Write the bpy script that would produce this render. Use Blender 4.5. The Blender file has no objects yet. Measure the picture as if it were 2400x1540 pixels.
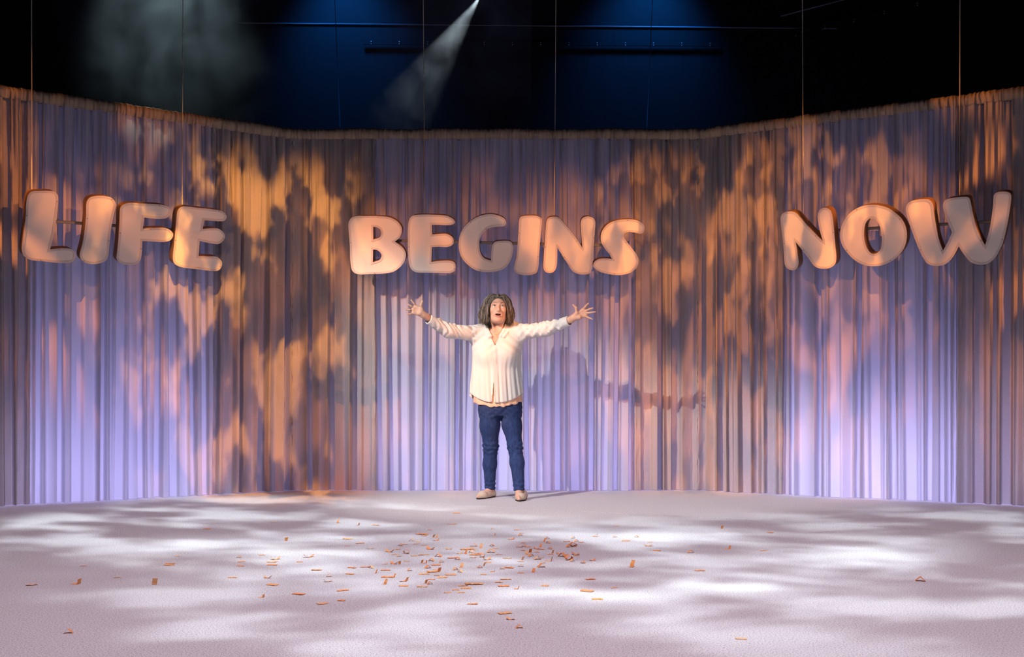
import bpy, bmesh, math, random
import numpy as np
from mathutils import Vector, Matrix

SC = bpy.context.scene
COL = SC.collection
FPX, PCX, HZY, CAMZ = 2400.0, 1200.0, 926.0, 0.85   # focal length (px), principal column, horizon row, eye height (m)

# ------------------------------------------------------------------ camera
cam_d = bpy.data.cameras.new('camera'); cam = bpy.data.objects.new('camera', cam_d); COL.objects.link(cam)
cam.location = (0, 0, CAMZ); cam.rotation_euler = (math.pi/2, 0, 0)
cam_d.sensor_width = 36.0; cam_d.lens = 36.0*FPX/2400.0
cam_d.shift_y = (HZY-770.0)/2400.0
cam_d.clip_start = 0.05; cam_d.clip_end = 100
SC.camera = cam

# ------------------------------------------------------------------ world and exposure
SC.view_settings.view_transform = 'Standard'
SC.view_settings.look = 'None'
SC.view_settings.gamma = 1.0
SC.view_settings.use_curve_mapping = False
SC.view_settings.exposure = 0.0
w = bpy.data.worlds.new('world'); SC.world = w; w.use_nodes = True
w.node_tree.nodes['Background'].inputs[0].default_value = (0.004, 0.004, 0.006, 1)
w.node_tree.nodes['Background'].inputs[1].default_value = 0.3
SC.cycles.max_bounces = 6; SC.cycles.diffuse_bounces = 3; SC.cycles.transmission_bounces = 3
SC.cycles.volume_bounces = 0
SC.cycles.sample_clamp_indirect = 4.0
SC.cycles.caustics_reflective = False; SC.cycles.caustics_refractive = False
SC.cycles.use_denoising = True

# ------------------------------------------------------------------ stage lighting
# profile spots with gobos: a noise pattern in the lamp's own gate plane, and shutters cutting the top or bottom of its beam
def look_at(o, tgt):
    o.rotation_euler = (Vector(tgt)-o.location).to_track_quat('-Z', 'Y').to_euler()

def spot(name, loc, tgt, color, power, angle, blend=0.3, radius=0.03, gobo=None, top=None, bottom=None, left=None, right=None, level=None):
    d = bpy.data.lights.new(name, 'SPOT'); o = bpy.data.objects.new(name, d); COL.objects.link(o)
    o.location = loc; look_at(o, tgt)
    if level:                            # roll the lamp so that its shutters run along the line between two points
        R = Matrix(o.rotation_euler.to_matrix()).transposed(); g = []
        for p in level:
            q = R @ (Vector(p)-o.location); g.append((q.x/-q.z, q.y/-q.z))
        roll = math.atan2(g[1][1]-g[0][1], g[1][0]-g[0][0])
        o.rotation_euler = (o.rotation_euler.to_matrix() @ Matrix.Rotation(roll, 3, 'Z')).to_euler()
    d.energy = power; d.color = color; d.spot_size = math.radians(angle); d.spot_blend = blend; d.shadow_soft_size = radius
    if gobo or top is not None or bottom is not None or left is not None or right is not None:
        d.use_nodes = True
        nt = d.node_tree; N = nt.nodes; L = nt.links
        em = N['Emission']
        tc = N.new('ShaderNodeTexCoord'); sp = N.new('ShaderNodeSeparateXYZ'); L.new(tc.outputs['Normal'], sp.inputs[0])
        ab = N.new('ShaderNodeMath'); ab.operation = 'ABSOLUTE'; L.new(sp.outputs[2], ab.inputs[0])
        def div(i):
            m = N.new('ShaderNodeMath'); m.operation = 'DIVIDE'; L.new(sp.outputs[i], m.inputs[0]); L.new(ab.outputs[0], m.inputs[1]); return m.outputs[0]
        u, v = div(0), div(1)
        R = Matrix(o.rotation_euler.to_matrix()).transposed()
        def gate(p):                     # where a world point sits in the gate plane
            q = R @ (Vector(p)-o.location); return q.x/abs(q.z), q.y/abs(q.z)
        cur = None
        def mul(a, b):
            if a is None: return b
            m = N.new('ShaderNodeMath'); m.operation = 'MULTIPLY'; L.new(a, m.inputs[0]); L.new(b, m.inputs[1]); return m.outputs[0]
        def ramp(src, a, b, x=0.0, y=1.0):
            r = N.new('ShaderNodeMapRange'); r.interpolation_type = 'SMOOTHSTEP'
            r.inputs['From Min'].default_value = a; r.inputs['From Max'].default_value = b
            r.inputs['To Min'].default_value = x; r.inputs['To Max'].default_value = y
            L.new(src, r.inputs['Value']); return r.outputs[0]
        # shutters: (world point on the cut, softness in gate units)
        if top: cur = mul(cur, ramp(v, gate(top[0])[1]-top[1], gate(top[0])[1]+top[1]*0.2, 1, 0))
        if bottom: cur = mul(cur, ramp(v, gate(bottom[0])[1]-bottom[1], gate(bottom[0])[1]+bottom[1], 0, 1))
        if left: cur = mul(cur, ramp(u, gate(left[0])[0]-left[1], gate(left[0])[0]+left[1], 0, 1))
        if right: cur = mul(cur, ramp(u, gate(right[0])[0]-right[1], gate(right[0])[0]+right[1], 1, 0))
        if gobo:
            cb = N.new('ShaderNodeCombineXYZ'); L.new(u, cb.inputs[0]); L.new(v, cb.inputs[1])
            for (scale, sy, lo, hi, floor, detail, seed) in gobo:
                mp = N.new('ShaderNodeMapping'); L.new(cb.outputs[0], mp.inputs[0])
                mp.inputs['Scale'].default_value = (scale, scale*sy, 1); mp.inputs['Location'].default_value = (seed*3.17, seed*1.73, seed)
                nz = N.new('ShaderNodeTexNoise'); L.new(mp.outputs[0], nz.inputs['Vector'])
                nz.inputs['Scale'].default_value = 1.0; nz.inputs['Detail'].default_value = detail; nz.inputs['Roughness'].default_value = 0.5
                cur = mul(cur, ramp(nz.outputs['Fac'], lo, hi, floor, 1.0))
        L.new(cur, em.inputs['Strength'])
    return o

def batten(name, loc, tgt, color, power, sx, sy):      # LED batten lying on the floor behind the curtain
    d = bpy.data.lights.new(name, 'AREA'); o = bpy.data.objects.new(name, d); COL.objects.link(o)
    d.shape = 'RECTANGLE'; d.size = sx; d.size_y = sy; d.energy = power; d.color = color
    o.location = loc; look_at(o, tgt)
    return o

ORANGE = (1.0, 0.31, 0.06); GOLD = (1.0, 0.40, 0.07); PEACH = (1.0, 0.52, 0.33); VIOLET = (0.45, 0.44, 1.0)
WHITE = (1.0, 0.93, 0.86); COOL = (0.82, 0.95, 1.0); BLUE = (0.006, 0.21, 0.85)

# warm broken-leaf washes on the curtain
spot('gobo_wash_warm_a', (-5.6, 2.2, 5.4), (0.4, 9.1, 1.9), ORANGE, 3300, 70, 0.5, 0.012,
     gobo=[(21, 0.5, 0.47, 0.64, 0.0, 2, 1.0), (4, 1, 0.30, 0.55, 0.35, 0, 5.0)], top=((1.6, 9.1, 3.02), 0.06), bottom=((0.4, 8.7, 0.0), 0.04), level=((-3.9, 7.8, 3.1), (1.6, 9.1, 3.1)))
spot('gobo_wash_warm_b', (5.4, 2.2, 5.4), (-0.3, 9.1, 1.8), ORANGE, 3000, 70, 0.5, 0.012,
     gobo=[(21, 0.5, 0.47, 0.65, 0.0, 2, 2.0), (4, 1, 0.30, 0.55, 0.35, 0, 7.0)], top=((-1.9, 9.1, 3.02), 0.06), bottom=((-0.3, 8.7, 0.0), 0.04), level=((-1.9, 9.1, 3.1), (3.9, 7.8, 3.1)))
spot('gobo_wash_warm_c', (-0.2, 0.0, 5.8), (-0.15, 9.1, 1.9), ORANGE, 1800, 34, 0.5, 0.012,
     gobo=[(24, 0.5, 0.46, 0.66, 0.0, 2, 14.0)], top=((-0.15, 9.1, 3.0), 0.05), bottom=((-0.15, 8.8, 0.0), 0.03), left=((-1.9, 9.1, 2.0), 0.04), right=((1.65, 9.1, 2.0), 0.04))
# sharper golden foliage in the two corners
spot('gobo_corner_gold_left', (-0.4, 1.5, 6.2), (-1.7, 9.0, 1.6), GOLD, 5600, 27, 0.7, 0.012,
     gobo=[(32, 0.55, 0.48, 0.60, 0.0, 3, 3.3)], top=((-1.9, 9.1, 3.0), 0.05), right=((-1.36, 8.75, 2.2), 0.02))
spot('gobo_corner_gold_right', (0.8, 1.5, 6.2), (2.0, 8.9, 1.8), (1.0, 0.34, 0.06), 3000, 24, 0.7, 0.012,
     gobo=[(44, 0.45, 0.48, 0.60, 0.0, 3, 8.1)], top=((1.8, 9.1, 3.1), 0.05))
# added pink fill, softly clouded, to brighten the lower cloth
spot('pink_fill_low', (-0.6, -1.5, 4.4), (0.1, 9.0, 1.2), (1.0, 0.46, 0.36), 330, 48, 0.5, 0.03,
     gobo=[(9, 0.7, 0.42, 0.66, 0.10, 1, 12.3)], top=((0.1, 9.1, 2.7), 0.14), bottom=((0.1, 8.9, 0.02), 0.01))
# flat peach front light on the hanging words
spot('front_peach', (-1.0, -2.5, 3.6), (0.0, 8.8, 2.2), PEACH, 600, 42, 0.9, 0.10, top=((0, 8.8, 2.75), 0.02), bottom=((0, 8.8, 1.75), 0.03))
# white key from high on the left, on the performer
spot('key_white', (-5.6, 2.4, 5.5), (0.55, 8.7, 0.75), (1.0, 0.96, 0.92), 3700, 26, 0.6, 0.03, top=((0.0, 8.43, 1.95), 0.06))
spot('front_cool_fill', (2.6, -1.0, 4.2), (-0.1, 8.43, 1.0), COOL, 700, 14, 0.7, 0.05, top=((0.0, 8.43, 1.9), 0.03))  # added cool fill from the right, on the performer
# cool foliage on the floor
spot('floor_gobo_left', (-3.0, 3.2, 7.5), (-1.3, 6.5, 0.0), COOL, 3500, 50, 0.25, 0.03,
     gobo=[(10, 1.7, 0.42, 0.66, 0.02, 2, 4.4)], top=((-1.3, 8.5, 0.0), 0.06), bottom=((-1.3, 5.0, 0.0), 0.10), left=((-3.35, 7.2, 0.0), 0.04))
spot('floor_gobo_right', (3.0, 2.6, 7.5), (1.9, 5.7, 0.0), COOL, 2500, 56, 0.25, 0.03,
     gobo=[(10, 1.7, 0.42, 0.66, 0.02, 2, 6.2)], top=((1.9, 7.7, 0.0), 0.06), bottom=((1.9, 3.7, 0.0), 0.12))
spot('floor_pink_fill', (0.3, 1.5, 7.0), (0.0, 5.6, 0.0), (0.90, 0.72, 0.84), 2400, 80, 0.9, 0.3, top=((0, 8.9, 0.0), 0.02))  # added pink fill without gobo, lifting the dark parts of the floor
# violet battens behind the thin curtains
batten('violet_batten_centre', (0.05, 10.15, 0.05), (0.05, 9.1, 0.62), VIOLET, 88, 3.2, 0.10)
batten('violet_batten_left', (-3.75, 9.25, 0.05), (-3.18, 8.39, 0.62), VIOLET, 90, 2.6, 0.10)
batten('violet_batten_right', (3.5, 9.15, 0.05), (3.0, 8.25, 0.62), VIOLET, 90, 2.6, 0.10)
# blue wash down the black rear drapes
spot('blue_wash_left', (-2.35, 13.25, 6.95), (-2.25, 13.98, 5.7), BLUE, 420, 80, 1.0, 0.2)
spot('blue_wash_right', (1.95, 13.25, 6.95), (1.85, 13.98, 5.7), BLUE, 420, 80, 1.0, 0.2)
# ------------------------------------------------------------------ helpers
def mat(name, color, rough=0.8, metal=0.0, translucent=0.0, bump=None, mottle=None, sheen=0.0):
    m = bpy.data.materials.new(name); m.use_nodes = True
    nt = m.node_tree; N = nt.nodes; L = nt.links; b = N['Principled BSDF']
    b.inputs['Base Color'].default_value = (*color, 1); b.inputs['Roughness'].default_value = rough; b.inputs['Metallic'].default_value = metal
    b.inputs['Specular IOR Level'].default_value = 0.25
    if sheen: b.inputs['Sheen Weight'].default_value = sheen
    tc = N.new('ShaderNodeTexCoord')
    cs = None
    if mottle:                                    # (scale, second colour, low, high, stretch)
        mp = N.new('ShaderNodeMapping'); L.new(tc.outputs['Object'], mp.inputs[0]); mp.inputs['Scale'].default_value = mottle[4]
        nz = N.new('ShaderNodeTexNoise'); L.new(mp.outputs[0], nz.inputs['Vector']); nz.inputs['Scale'].default_value = mottle[0]; nz.inputs['Detail'].default_value = 3
        cr = N.new('ShaderNodeValToRGB'); L.new(nz.outputs['Fac'], cr.inputs[0])
        cr.color_ramp.elements[0].position = mottle[2]; cr.color_ramp.elements[1].position = mottle[3]
        cr.color_ramp.elements[0].color = (*mottle[1], 1); cr.color_ramp.elements[1].color = (*color, 1)
        cs = cr.outputs[0]; L.new(cs, b.inputs['Base Color'])
    bn = None
    if bump:                                      # (scale, distance, stretch)
        mp = N.new('ShaderNodeMapping'); L.new(tc.outputs['Object'], mp.inputs[0]); mp.inputs['Scale'].default_value = bump[2]
        nz = N.new('ShaderNodeTexNoise'); L.new(mp.outputs[0], nz.inputs['Vector']); nz.inputs['Scale'].default_value = bump[0]; nz.inputs['Detail'].default_value = 3
        bp = N.new('ShaderNodeBump'); bp.inputs['Distance'].default_value = bump[1]; bp.inputs['Strength'].default_value = 1.0
        L.new(nz.outputs['Fac'], bp.inputs['Height']); bn = bp.outputs[0]; L.new(bn, b.inputs['Normal'])
    if translucent:
        t = N.new('ShaderNodeBsdfTranslucent'); t.inputs[0].default_value = (*color, 1)
        if cs: L.new(cs, t.inputs[0])
        if bn: L.new(bn, t.inputs['Normal'])
        mx = N.new('ShaderNodeMixShader'); mx.inputs[0].default_value = translucent
        L.new(b.outputs[0], mx.inputs[1]); L.new(t.outputs[0], mx.inputs[2]); L.new(mx.outputs[0], N['Material Output'].inputs[0])
    return m

def mesh_obj(name, verts, faces, material=None, parent=None, smooth=False, mats=None, fmat=None):
    me = bpy.data.meshes.new(name); me.from_pydata([tuple(v) for v in verts], [], [tuple(f) for f in faces]); me.update()
    return link(name, me, material, parent, smooth)

def link(name, me, material=None, parent=None, smooth=False):
    if material is not None and not me.materials: me.materials.append(material)
    if smooth: me.polygons.foreach_set('use_smooth', [True]*len(me.polygons))
    o = bpy.data.objects.new(name, me); COL.objects.link(o)
    if parent is not None: o.parent = parent
    return o

def empty(name, loc=(0, 0, 0)):
    o = bpy.data.objects.new(name, None); COL.objects.link(o); o.location = loc; o.empty_display_size = 0.05
    return o

def tag(o, label=None, cat=None, group=None, kind=None):
    if label: o['label'] = label
    if cat: o['category'] = cat
    if group: o['group'] = group
    if kind: o['kind'] = kind
    return o

def bm_obj(name, bm, material, parent=None, smooth=False):
    me = bpy.data.meshes.new(name); bm.to_mesh(me); bm.free()
    return link(name, me, material, parent, smooth)

def tube(bm, pts, radii, n=8, cap=True):
    pts = [Vector(p) for p in pts]
    if not hasattr(radii, '__len__'): radii = [radii]*len(pts)
    rings = []
    up = Vector((0, 0, 1))
    for i, p in enumerate(pts):
        t = (pts[min(i+1, len(pts)-1)]-pts[max(i-1, 0)]).normalized()
        a = t.cross(up if abs(t.z) < 0.95 else Vector((0, 1, 0))).normalized(); b = t.cross(a)
        rings.append([bm.verts.new(p+(a*math.cos(2*math.pi*k/n)+b*math.sin(2*math.pi*k/n))*radii[i]) for k in range(n)])
    for r0, r1 in zip(rings, rings[1:]):
        for k in range(n): bm.faces.new((r0[k], r0[(k+1) % n], r1[(k+1) % n], r1[k]))
    if cap:
        bm.faces.new(rings[0]); bm.faces.new(list(reversed(rings[-1])))

def box(bm, c, s, M=None):
    r = bmesh.ops.create_cube(bm, size=1.0)
    T = Matrix.Translation(Vector(c)) @ (M.to_4x4() if M else Matrix.Identity(4)) @ Matrix.Diagonal((*s, 1))
    bmesh.ops.transform(bm, matrix=T, verts=r['verts'])
    return r['verts']

def ray(px, py): return Vector(((px-PCX)/FPX, 1.0, (HZY-py)/FPX))
EYE = Vector((0, 0, CAMZ))
def on_floor(px, py, z=0.0):
    d = ray(px, py); return EYE+d*((z-CAMZ)/d.z)
def at_depth(px, py, Y): return EYE+ray(px, py)*Y

# ------------------------------------------------------------------ materials
M_CARPET = mat('carpet_pile', (0.72, 0.69, 0.70), 0.95, bump=(260, 0.006, (1, 1, 1)), mottle=(170, (0.40, 0.37, 0.39), 0.34, 0.55, (1, 1, 1)))
M_BLACK = mat('black_masking_cloth', (0.012, 0.012, 0.014), 0.95, bump=(3, 0.02, (2, 1, 0.3)))
M_SHEER = mat('thin_cotton_drape', (0.50, 0.47, 0.48), 0.9, translucent=0.42, bump=(160, 0.0012, (1, 1, 0.15)))
M_LINEN = mat('heavy_linen_drape', (0.42, 0.37, 0.345), 0.92, translucent=0.20, bump=(150, 0.002, (1, 1, 0.5)), mottle=(300, (0.385, 0.34, 0.32), 0.35, 0.6, (1, 1, 0.4)))
M_HEAD = mat('gathered_heading_tape', (0.36, 0.28, 0.21), 0.92, bump=(120, 0.002, (1, 1, 0.3)))

# ------------------------------------------------------------------ floor and rear
WL0, WC0, WC1, WR1 = Vector((-3.907, 7.815, 0)), Vector((-1.954, 9.107, 0)), Vector((1.650, 9.107, 0)), Vector((3.920, 7.847, 0))
WL0 = WC0+(WL0-WC0)*1.55; WR1 = WC1+(WR1-WC1)*1.5
HTOP = 3.214

floor = mesh_obj('floor', [(-14, -6, -0.02), (14, -6, -0.02), (14, 14.5, -0.02), (-14, 14.5, -0.02)], [(0, 1, 2, 3)], M_BLACK)
tag(floor, kind='structure')
s0, s1 = on_floor(470, 1152.5), on_floor(2400, 1252); dirn = (s1-s0).normalized()
a, b = s0, s1+dirn*2.2; g = Vector((-dirn.y, dirn.x, 0))*0.006
carpet_z = 0.0
def slab(name, poly, z0, z1, m, parent=None):
    n = len(poly); v = [(p[0], p[1], z1) for p in poly]+[(p[0], p[1], z0) for p in poly]
    f = [tuple(range(n)), tuple(range(2*n-1, n-1, -1))]+[(i, n+i, n+(i+1) % n, (i+1) % n) for i in range(n)]
    return mesh_obj(name, v, f, m, parent)
front = [(-9, -2.0), (9, -2.0), (9, (b-g).y), (b-g)[:2], (a-g)[:2], (WL0.x-1.0, WL0.y-0.3)]
back = [(a+g)[:2], (b+g)[:2], (9, (b+g).y), (9, 7.6), (WR1.x+1.0, WR1.y+0.25), (WC1.x, WC1.y+0.12), (WC0.x, WC0.y+0.12)]
slab('carpet_sheet', front, -0.019, 0.0, M_CARPET, floor)
slab('carpet_sheet', back, -0.019, 0.0, M_CARPET, floor)

wb = slab('wall_back', [(-13, 14.0), (13, 14.0), (13, 14.2), (-13, 14.2)], -0.02, 11, M_BLACK); tag(wb, kind='structure')

# ------------------------------------------------------------------ curtains
class Wall:
    def __init__(s, A, B):
        s.A, s.B = A, B; s.L = (B-A).length; s.d = (B-A)/s.L; s.n = Vector((s.d.y, -s.d.x, 0))
    def s_of(s, px):                      # column of the photograph -> distance along the wall
        r = ray(px, HZY); den = r.x*s.d.y-r.y*s.d.x
        return (s.A.x*-r.y+s.A.y*r.x)/-den if False else (-(s.A.x*r.y-s.A.y*r.x))/(s.d.x*r.y-s.d.y*r.x)
WALLS = [Wall(WL0, WC0), Wall(WC0, WC1), Wall(WC1, WR1)]
rng = np.random.default_rng(11)

def smooth_noise(x, wl, seed):
    r = np.random.default_rng(seed); n = int((x.max()-x.min())/wl)+6
    k = r.uniform(-1, 1, n); t = (x-x.min())/wl+1; i = np.floor(t).astype(int); f = t-i; f = f*f*(3-2*f)
    return k[i]*(1-f)+k[i+1]*f

def vnoise2(u, v, seed):
    r = np.random.default_rng(seed); K = r.uniform(-1, 1, (64, 64))
    iu, iv = np.floor(u).astype(int), np.floor(v).astype(int); fu, fv = u-iu, v-iv
    fu = fu*fu*(3-2*fu); fv = fv*fv*(3-2*fv); iu %= 63; iv %= 63
    return (K[iu, iv]*(1-fu)+K[iu+1, iv]*fu)*(1-fv)+(K[iu, iv+1]*(1-fu)+K[iu+1, iv+1]*fu)*fv

# grooves seen in the photograph: column, half width (px), depth (m)
GROOVES = [
    [(-60, 9, .05), (20, 14, .06), (52, 12, .05), (92, 8, .06), (143, 8, .07), (180, 16, .03), (242, 8, .07), (280, 14, .03), (330, 9, .05), (372, 10, .06), (405, 12, .03), (450, 8, .07), (478, 9, .04),
     (507, 9, .05), (540, 14, .03), (565, 5, .09), (617, 11, .07), (672, 9, .09)],
    [(727, 6, .07), (776, 8, .06), (829, 8, .06), (860, 12, .02), (888, 7, .06), (914, 6, .05), (945, 12, .03), (998, 7, .07), (1035, 14, .03), (1071, 5, .08), (1100, 9, .03), (1134, 10, .05), (1180, 16, .03), (1232, 7, .06), (1265, 8, .03),
     (1307, 9, .06), (1345, 14, .03), (1386, 8, .08), (1418, 10, .03), (1444, 7, .05), (1480, 8, .06), (1515, 14, .02), (1548, 7, .07), (1585, 12, .05)],
    [(1645, 9, .05), (1688, 9, .07), (1710, 6, .03), (1745, 14, .05), (1770, 6, .04), (1805, 14, .06), (1840, 5, .06), (1858, 6, .04), (1920, 7, .08), (1960, 16, .03), (2013, 6, .07), (2050, 16, .03), (2091, 8, .08), (2135, 18, .03),
     (2178, 8, .08), (2208, 7, .04), (2240, 5, .07), (2296, 16, .06), (2330, 8, .04), (2360, 15, .07), (2410, 10, .06), (2470, 14, .06), (2540, 14, .06)],
]
def zigzag(S, Z, ks, kd, lean, z0, rnd=0.006):
    """pleats: straight facets between knots (ks, kd), the knots leaning with height, edges softly rounded"""
    D = np.zeros_like(S)
    for j in range(S.shape[1]):
        k = ks+lean*(Z[0, j]-z0); o = np.maximum.accumulate(k)
        for off, wgt in ((-rnd, .2), (-rnd*.4, .3), (rnd*.4, .3), (rnd, .2)): D[:, j] += wgt*np.interp(S[:, j]+off, o, kd)
    return D

def make_knots(wi):
    """broad soft pleats between the grooves of the photograph"""
    wall = WALLS[wi]; r = np.random.default_rng(77+wi); kn = []; prev = 0.0
    for (s0, w_, d) in sorted((wall.s_of(px), abs(wall.s_of(px+hw)-wall.s_of(px-hw))/2, d) for px, hw, d in GROOVES[wi])+[(wall.L+.2, .03, .05)]:
        gap = s0-w_-prev
        if gap > .05:
            n = max(1, int(gap/.15))
            for q in range(n): kn.append((prev+gap*(q+.5+r.uniform(-.3, .3))/n, (.020 if q % 2 else -.030)+r.uniform(-.016, .016)))
        kn += [(s0-w_, r.uniform(.0, .045)), (s0+w_, r.uniform(.0, .045))]; prev = s0+w_
    kn.sort(); return np.array([k[0] for k in kn]), np.array([k[1] for k in kn]), np.clip(r.normal(0, .006, len(kn)), -.012, .012)

def slots(wi):
    """crisp narrow folds: (place, half width, depth, lean, how far down they reach)"""
    wall = WALLS[wi]; r = np.random.default_rng(177+wi); out = []
    for (px, hw, d) in GROOVES[wi]:
        out.append((wall.s_of(px), abs(wall.s_of(px+hw)-wall.s_of(px-hw))/2, d*1.5, r.normal(0, .006), 9.0, r.uniform(-.3, .3)))
    s_ = 0.0
    while s_ < wall.L:
        s_ += r.uniform(.045, .15); out.append((s_, r.uniform(.007, .016), r.uniform(.02, .06), r.normal(0, .012), r.uniform(.3, 1.25), r.uniform(-.4, .4)))
    return out
SLOTS = [slots(i) for i in range(3)]

def fine_knots(wall, seed, spacing, amp):
    r = np.random.default_rng(seed); ks = [-.3]; kd = [0.0]; sg = 1
    while ks[-1] < wall.L+.3:
        ks.append(ks[-1]+spacing*r.uniform(.45, 1.6)); kd.append(sg*amp*r.uniform(.3, 1.2)); sg = -sg
    n = len(ks); return np.array(ks), np.array(kd), r.normal(0, spacing*.10, n)
KNOTS = [make_knots(i) for i in range(3)]
FINE = [[fine_knots(WALLS[i], 5+i, .058, .014), fine_knots(WALLS[i], 15+i, .024, .011)] for i in range(3)]

def depth_field(wi, S, Z):
    """offset of the cloth towards the viewer"""
    t = HTOP-Z; s1 = S[:, 0]
    low = np.clip(t/1.7, 0, 1); low = low*low*(3-2*low)
    D = 0.030*smooth_noise(s1, 0.45, 31+wi)[:, None]*(0.3+0.7*low)
    ks, kd, ln = KNOTS[wi]; D += zigzag(S, Z, ks, kd, ln, 1.0, .012)*(0.42+0.58*low)
    for (s0, hw, d, ln, reach_, asy) in SLOTS[wi]:
        q0 = s0+ln*(Z-1.0); hw_ = hw*(0.8+0.3*low)
        x = (S-q0)/hw_; a_, b_ = -1+.45*(1+asy), 1-.45*(1-asy)      # steep walls, narrow flat bottom
        sh = np.clip(np.minimum((x+1)/(a_+1), (1-x)/(1-b_)), 0, 1); sh = sh*sh*(3-2*sh)
        D -= d*sh*((0.5+0.5*low) if reach_ > 5 else np.clip((reach_-t)/(.5*reach_), 0, 1))
    reach = (0.75+0.45*smooth_noise(s1, 0.11, 131+wi))[:, None]; reach2 = (0.34+0.22*smooth_noise(s1, 0.05, 141+wi))[:, None]
    ks, kd, ln = FINE[wi][0]; D += zigzag(S, Z, ks, kd, ln, HTOP, .004)*np.exp(-(t/(reach*1.25))**2)
    ends = np.clip(np.minimum(S, WALLS[wi].L-S)/.04, 0, 1)
    ks, kd, ln = FINE[wi][1]; D += zigzag(S, Z, ks, kd, ln, HTOP, .003)*np.exp(-(t/(reach2*1.5))**2)
    return D*ends*ends*(3-2*ends)

PANELS = [  # wall, left column, right column, cloth, colour words
    (0, -900, 72, M_LINEN, 'grey beige linen curtain drop left of the L, at the left end'),
    (0, 72, 497, M_SHEER, 'thin pale curtain drop glowing violet behind the word LIFE'),
    (0, 497, 700, M_LINEN, 'heavy linen curtain drop between the word LIFE and the left corner'),
    (1, 680, 882, M_LINEN, 'golden lit linen curtain drop between the left corner and the B'),
    (1, 882, 1480, M_SHEER, 'wide thin curtain drop glowing violet behind the performer'),
    (1, 1480, 1650, M_LINEN, 'linen curtain drop right of the S, ending in the right corner'),
    (2, 1620, 1838, M_LINEN, 'dark brown lit linen curtain drop between the right corner and NOW'),
    (2, 1838, 2240, M_SHEER, 'thin pale curtain drop glowing violet behind the word NOW'),
    (2, 2240, 3300, M_LINEN, 'linen curtain drop with crinkled edge behind the W, at the right end'),
]
HEAD_H = 0.088
for (wi, pa, pb, cloth, label) in PANELS:
    wall = WALLS[wi]
    sa = 0.0 if pa == -900 or pa in (680, 1620) else wall.s_of(pa)
    sb = wall.L if pb in (700, 1650, 3300) else wall.s_of(pb)
    root = empty('curtain_drop', wall.A+wall.d*((sa+sb)/2)); tag(root, label, 'curtain', 'curtain drops around the stage')
    ncol = max(8, int((sb-sa)/0.0040)); nrow = 110
    s = np.linspace(sa, sb, ncol); z = np.concatenate([np.linspace(0.004, HTOP-0.5, nrow-36), np.linspace(HTOP-0.5, HTOP-HEAD_H+0.004, 37)[1:]])
    S, Z = np.meshgrid(s, z, indexing='ij')
    D = depth_field(wi, S, Z)
    edge = np.exp(-np.minimum(S-sa, sb-S)/0.05)            # puckered selvedges
    if cloth is M_LINEN:
        D += edge*0.010*(vnoise2(S*55, Z*30, 3+wi)+0.6*vnoise2(S*110, Z*60, 8+wi))
        D += 0.0035*vnoise2(S*9, Z*6, 21)+0.002*vnoise2(S*30, Z*14, 22)
    else:
        D += edge*0.003*vnoise2(S*40, Z*18, 4+wi)
        D += 0.003*vnoise2(S*6, Z*3, 23)
    D += 0.012 if cloth is M_SHEER else 0.0
    P = np.array(wall.A)[None, None, :]+S[..., None]*np.array(wall.d)+D[..., None]*np.array(wall.n)
    P[..., 2] = Z
    P = P-np.array(root.location)
    idx = np.arange(ncol*len(z)).reshape(ncol, len(z))
    F = np.stack([idx[:-1, :-1], idx[1:, :-1], idx[1:, 1:], idx[:-1, 1:]], -1).reshape(-1, 4)
    me = bpy.data.meshes.new('drape'); me.from_pydata(P.reshape(-1, 3).tolist(), [], F.tolist())
    link('drape', me, cloth, root, True)
    # heading: a gathered sleeve over the rail
    ncol = max(8, int((sb-sa)/0.0032)); s = np.linspace(sa, sb, ncol)
    th = np.linspace(0, 1, 13)
    S, T = np.meshgrid(s, th, indexing='ij')
    D0 = depth_field(wi, S, np.full_like(S, HTOP-HEAD_H))
    ks, kd, ln = fine_knots(wall, 61+wi, .017, 1.0); ruff = zigzag(S, T, ks, kd, ln*3, .5, .001)
    ruff = ruff*(0.45+0.75*T)+0.6*smooth_noise(s, 0.08, 71+wi)[:, None]
    bulge = np.sin(np.pi*np.clip(T*0.93, 0, 1))
    D = np.clip(D0, -0.02, 0.03)*(1-T)*0.8+0.012+0.022*bulge+0.0085*ruff-0.03*np.clip(T-0.8, 0, 1)*5*0.2
    slopez = HTOP-HEAD_H+HEAD_H*T+(0.006*smooth_noise(s, 0.3, 81+wi)+0.004*smooth_noise(s, 0.02, 91+wi))[:, None]*T
    front = np.array(wall.A)+S[..., None]*np.array(wall.d)+D[..., None]*np.array(wall.n); front[..., 2] = slopez
    backp = front[:, ::-1, :][:, 1:, :].copy(); off = np.maximum(D[:, ::-1][:, 1:], 0.0)+0.03
    backp -= (off*0.0+0.035+0.02*np.sin(np.pi*T[:, ::-1][:, 1:]))[..., None]*np.array(wall.n)
    P = np.concatenate([front, backp], 1)-np.array(root.location)
    m = P.shape[1]; idx = np.arange(ncol*m).reshape(ncol, m)
    F = np.stack([idx[:-1, :-1], idx[1:, :-1], idx[1:, 1:], idx[:-1, 1:]], -1).reshape(-1, 4)
    me = bpy.data.meshes.new('heading'); me.from_pydata(P.reshape(-1, 3).tolist(), [], F.tolist())
    h = link('heading', me, M_HEAD, root, True); h['label'] = 'gathered tan heading sleeve'
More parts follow.
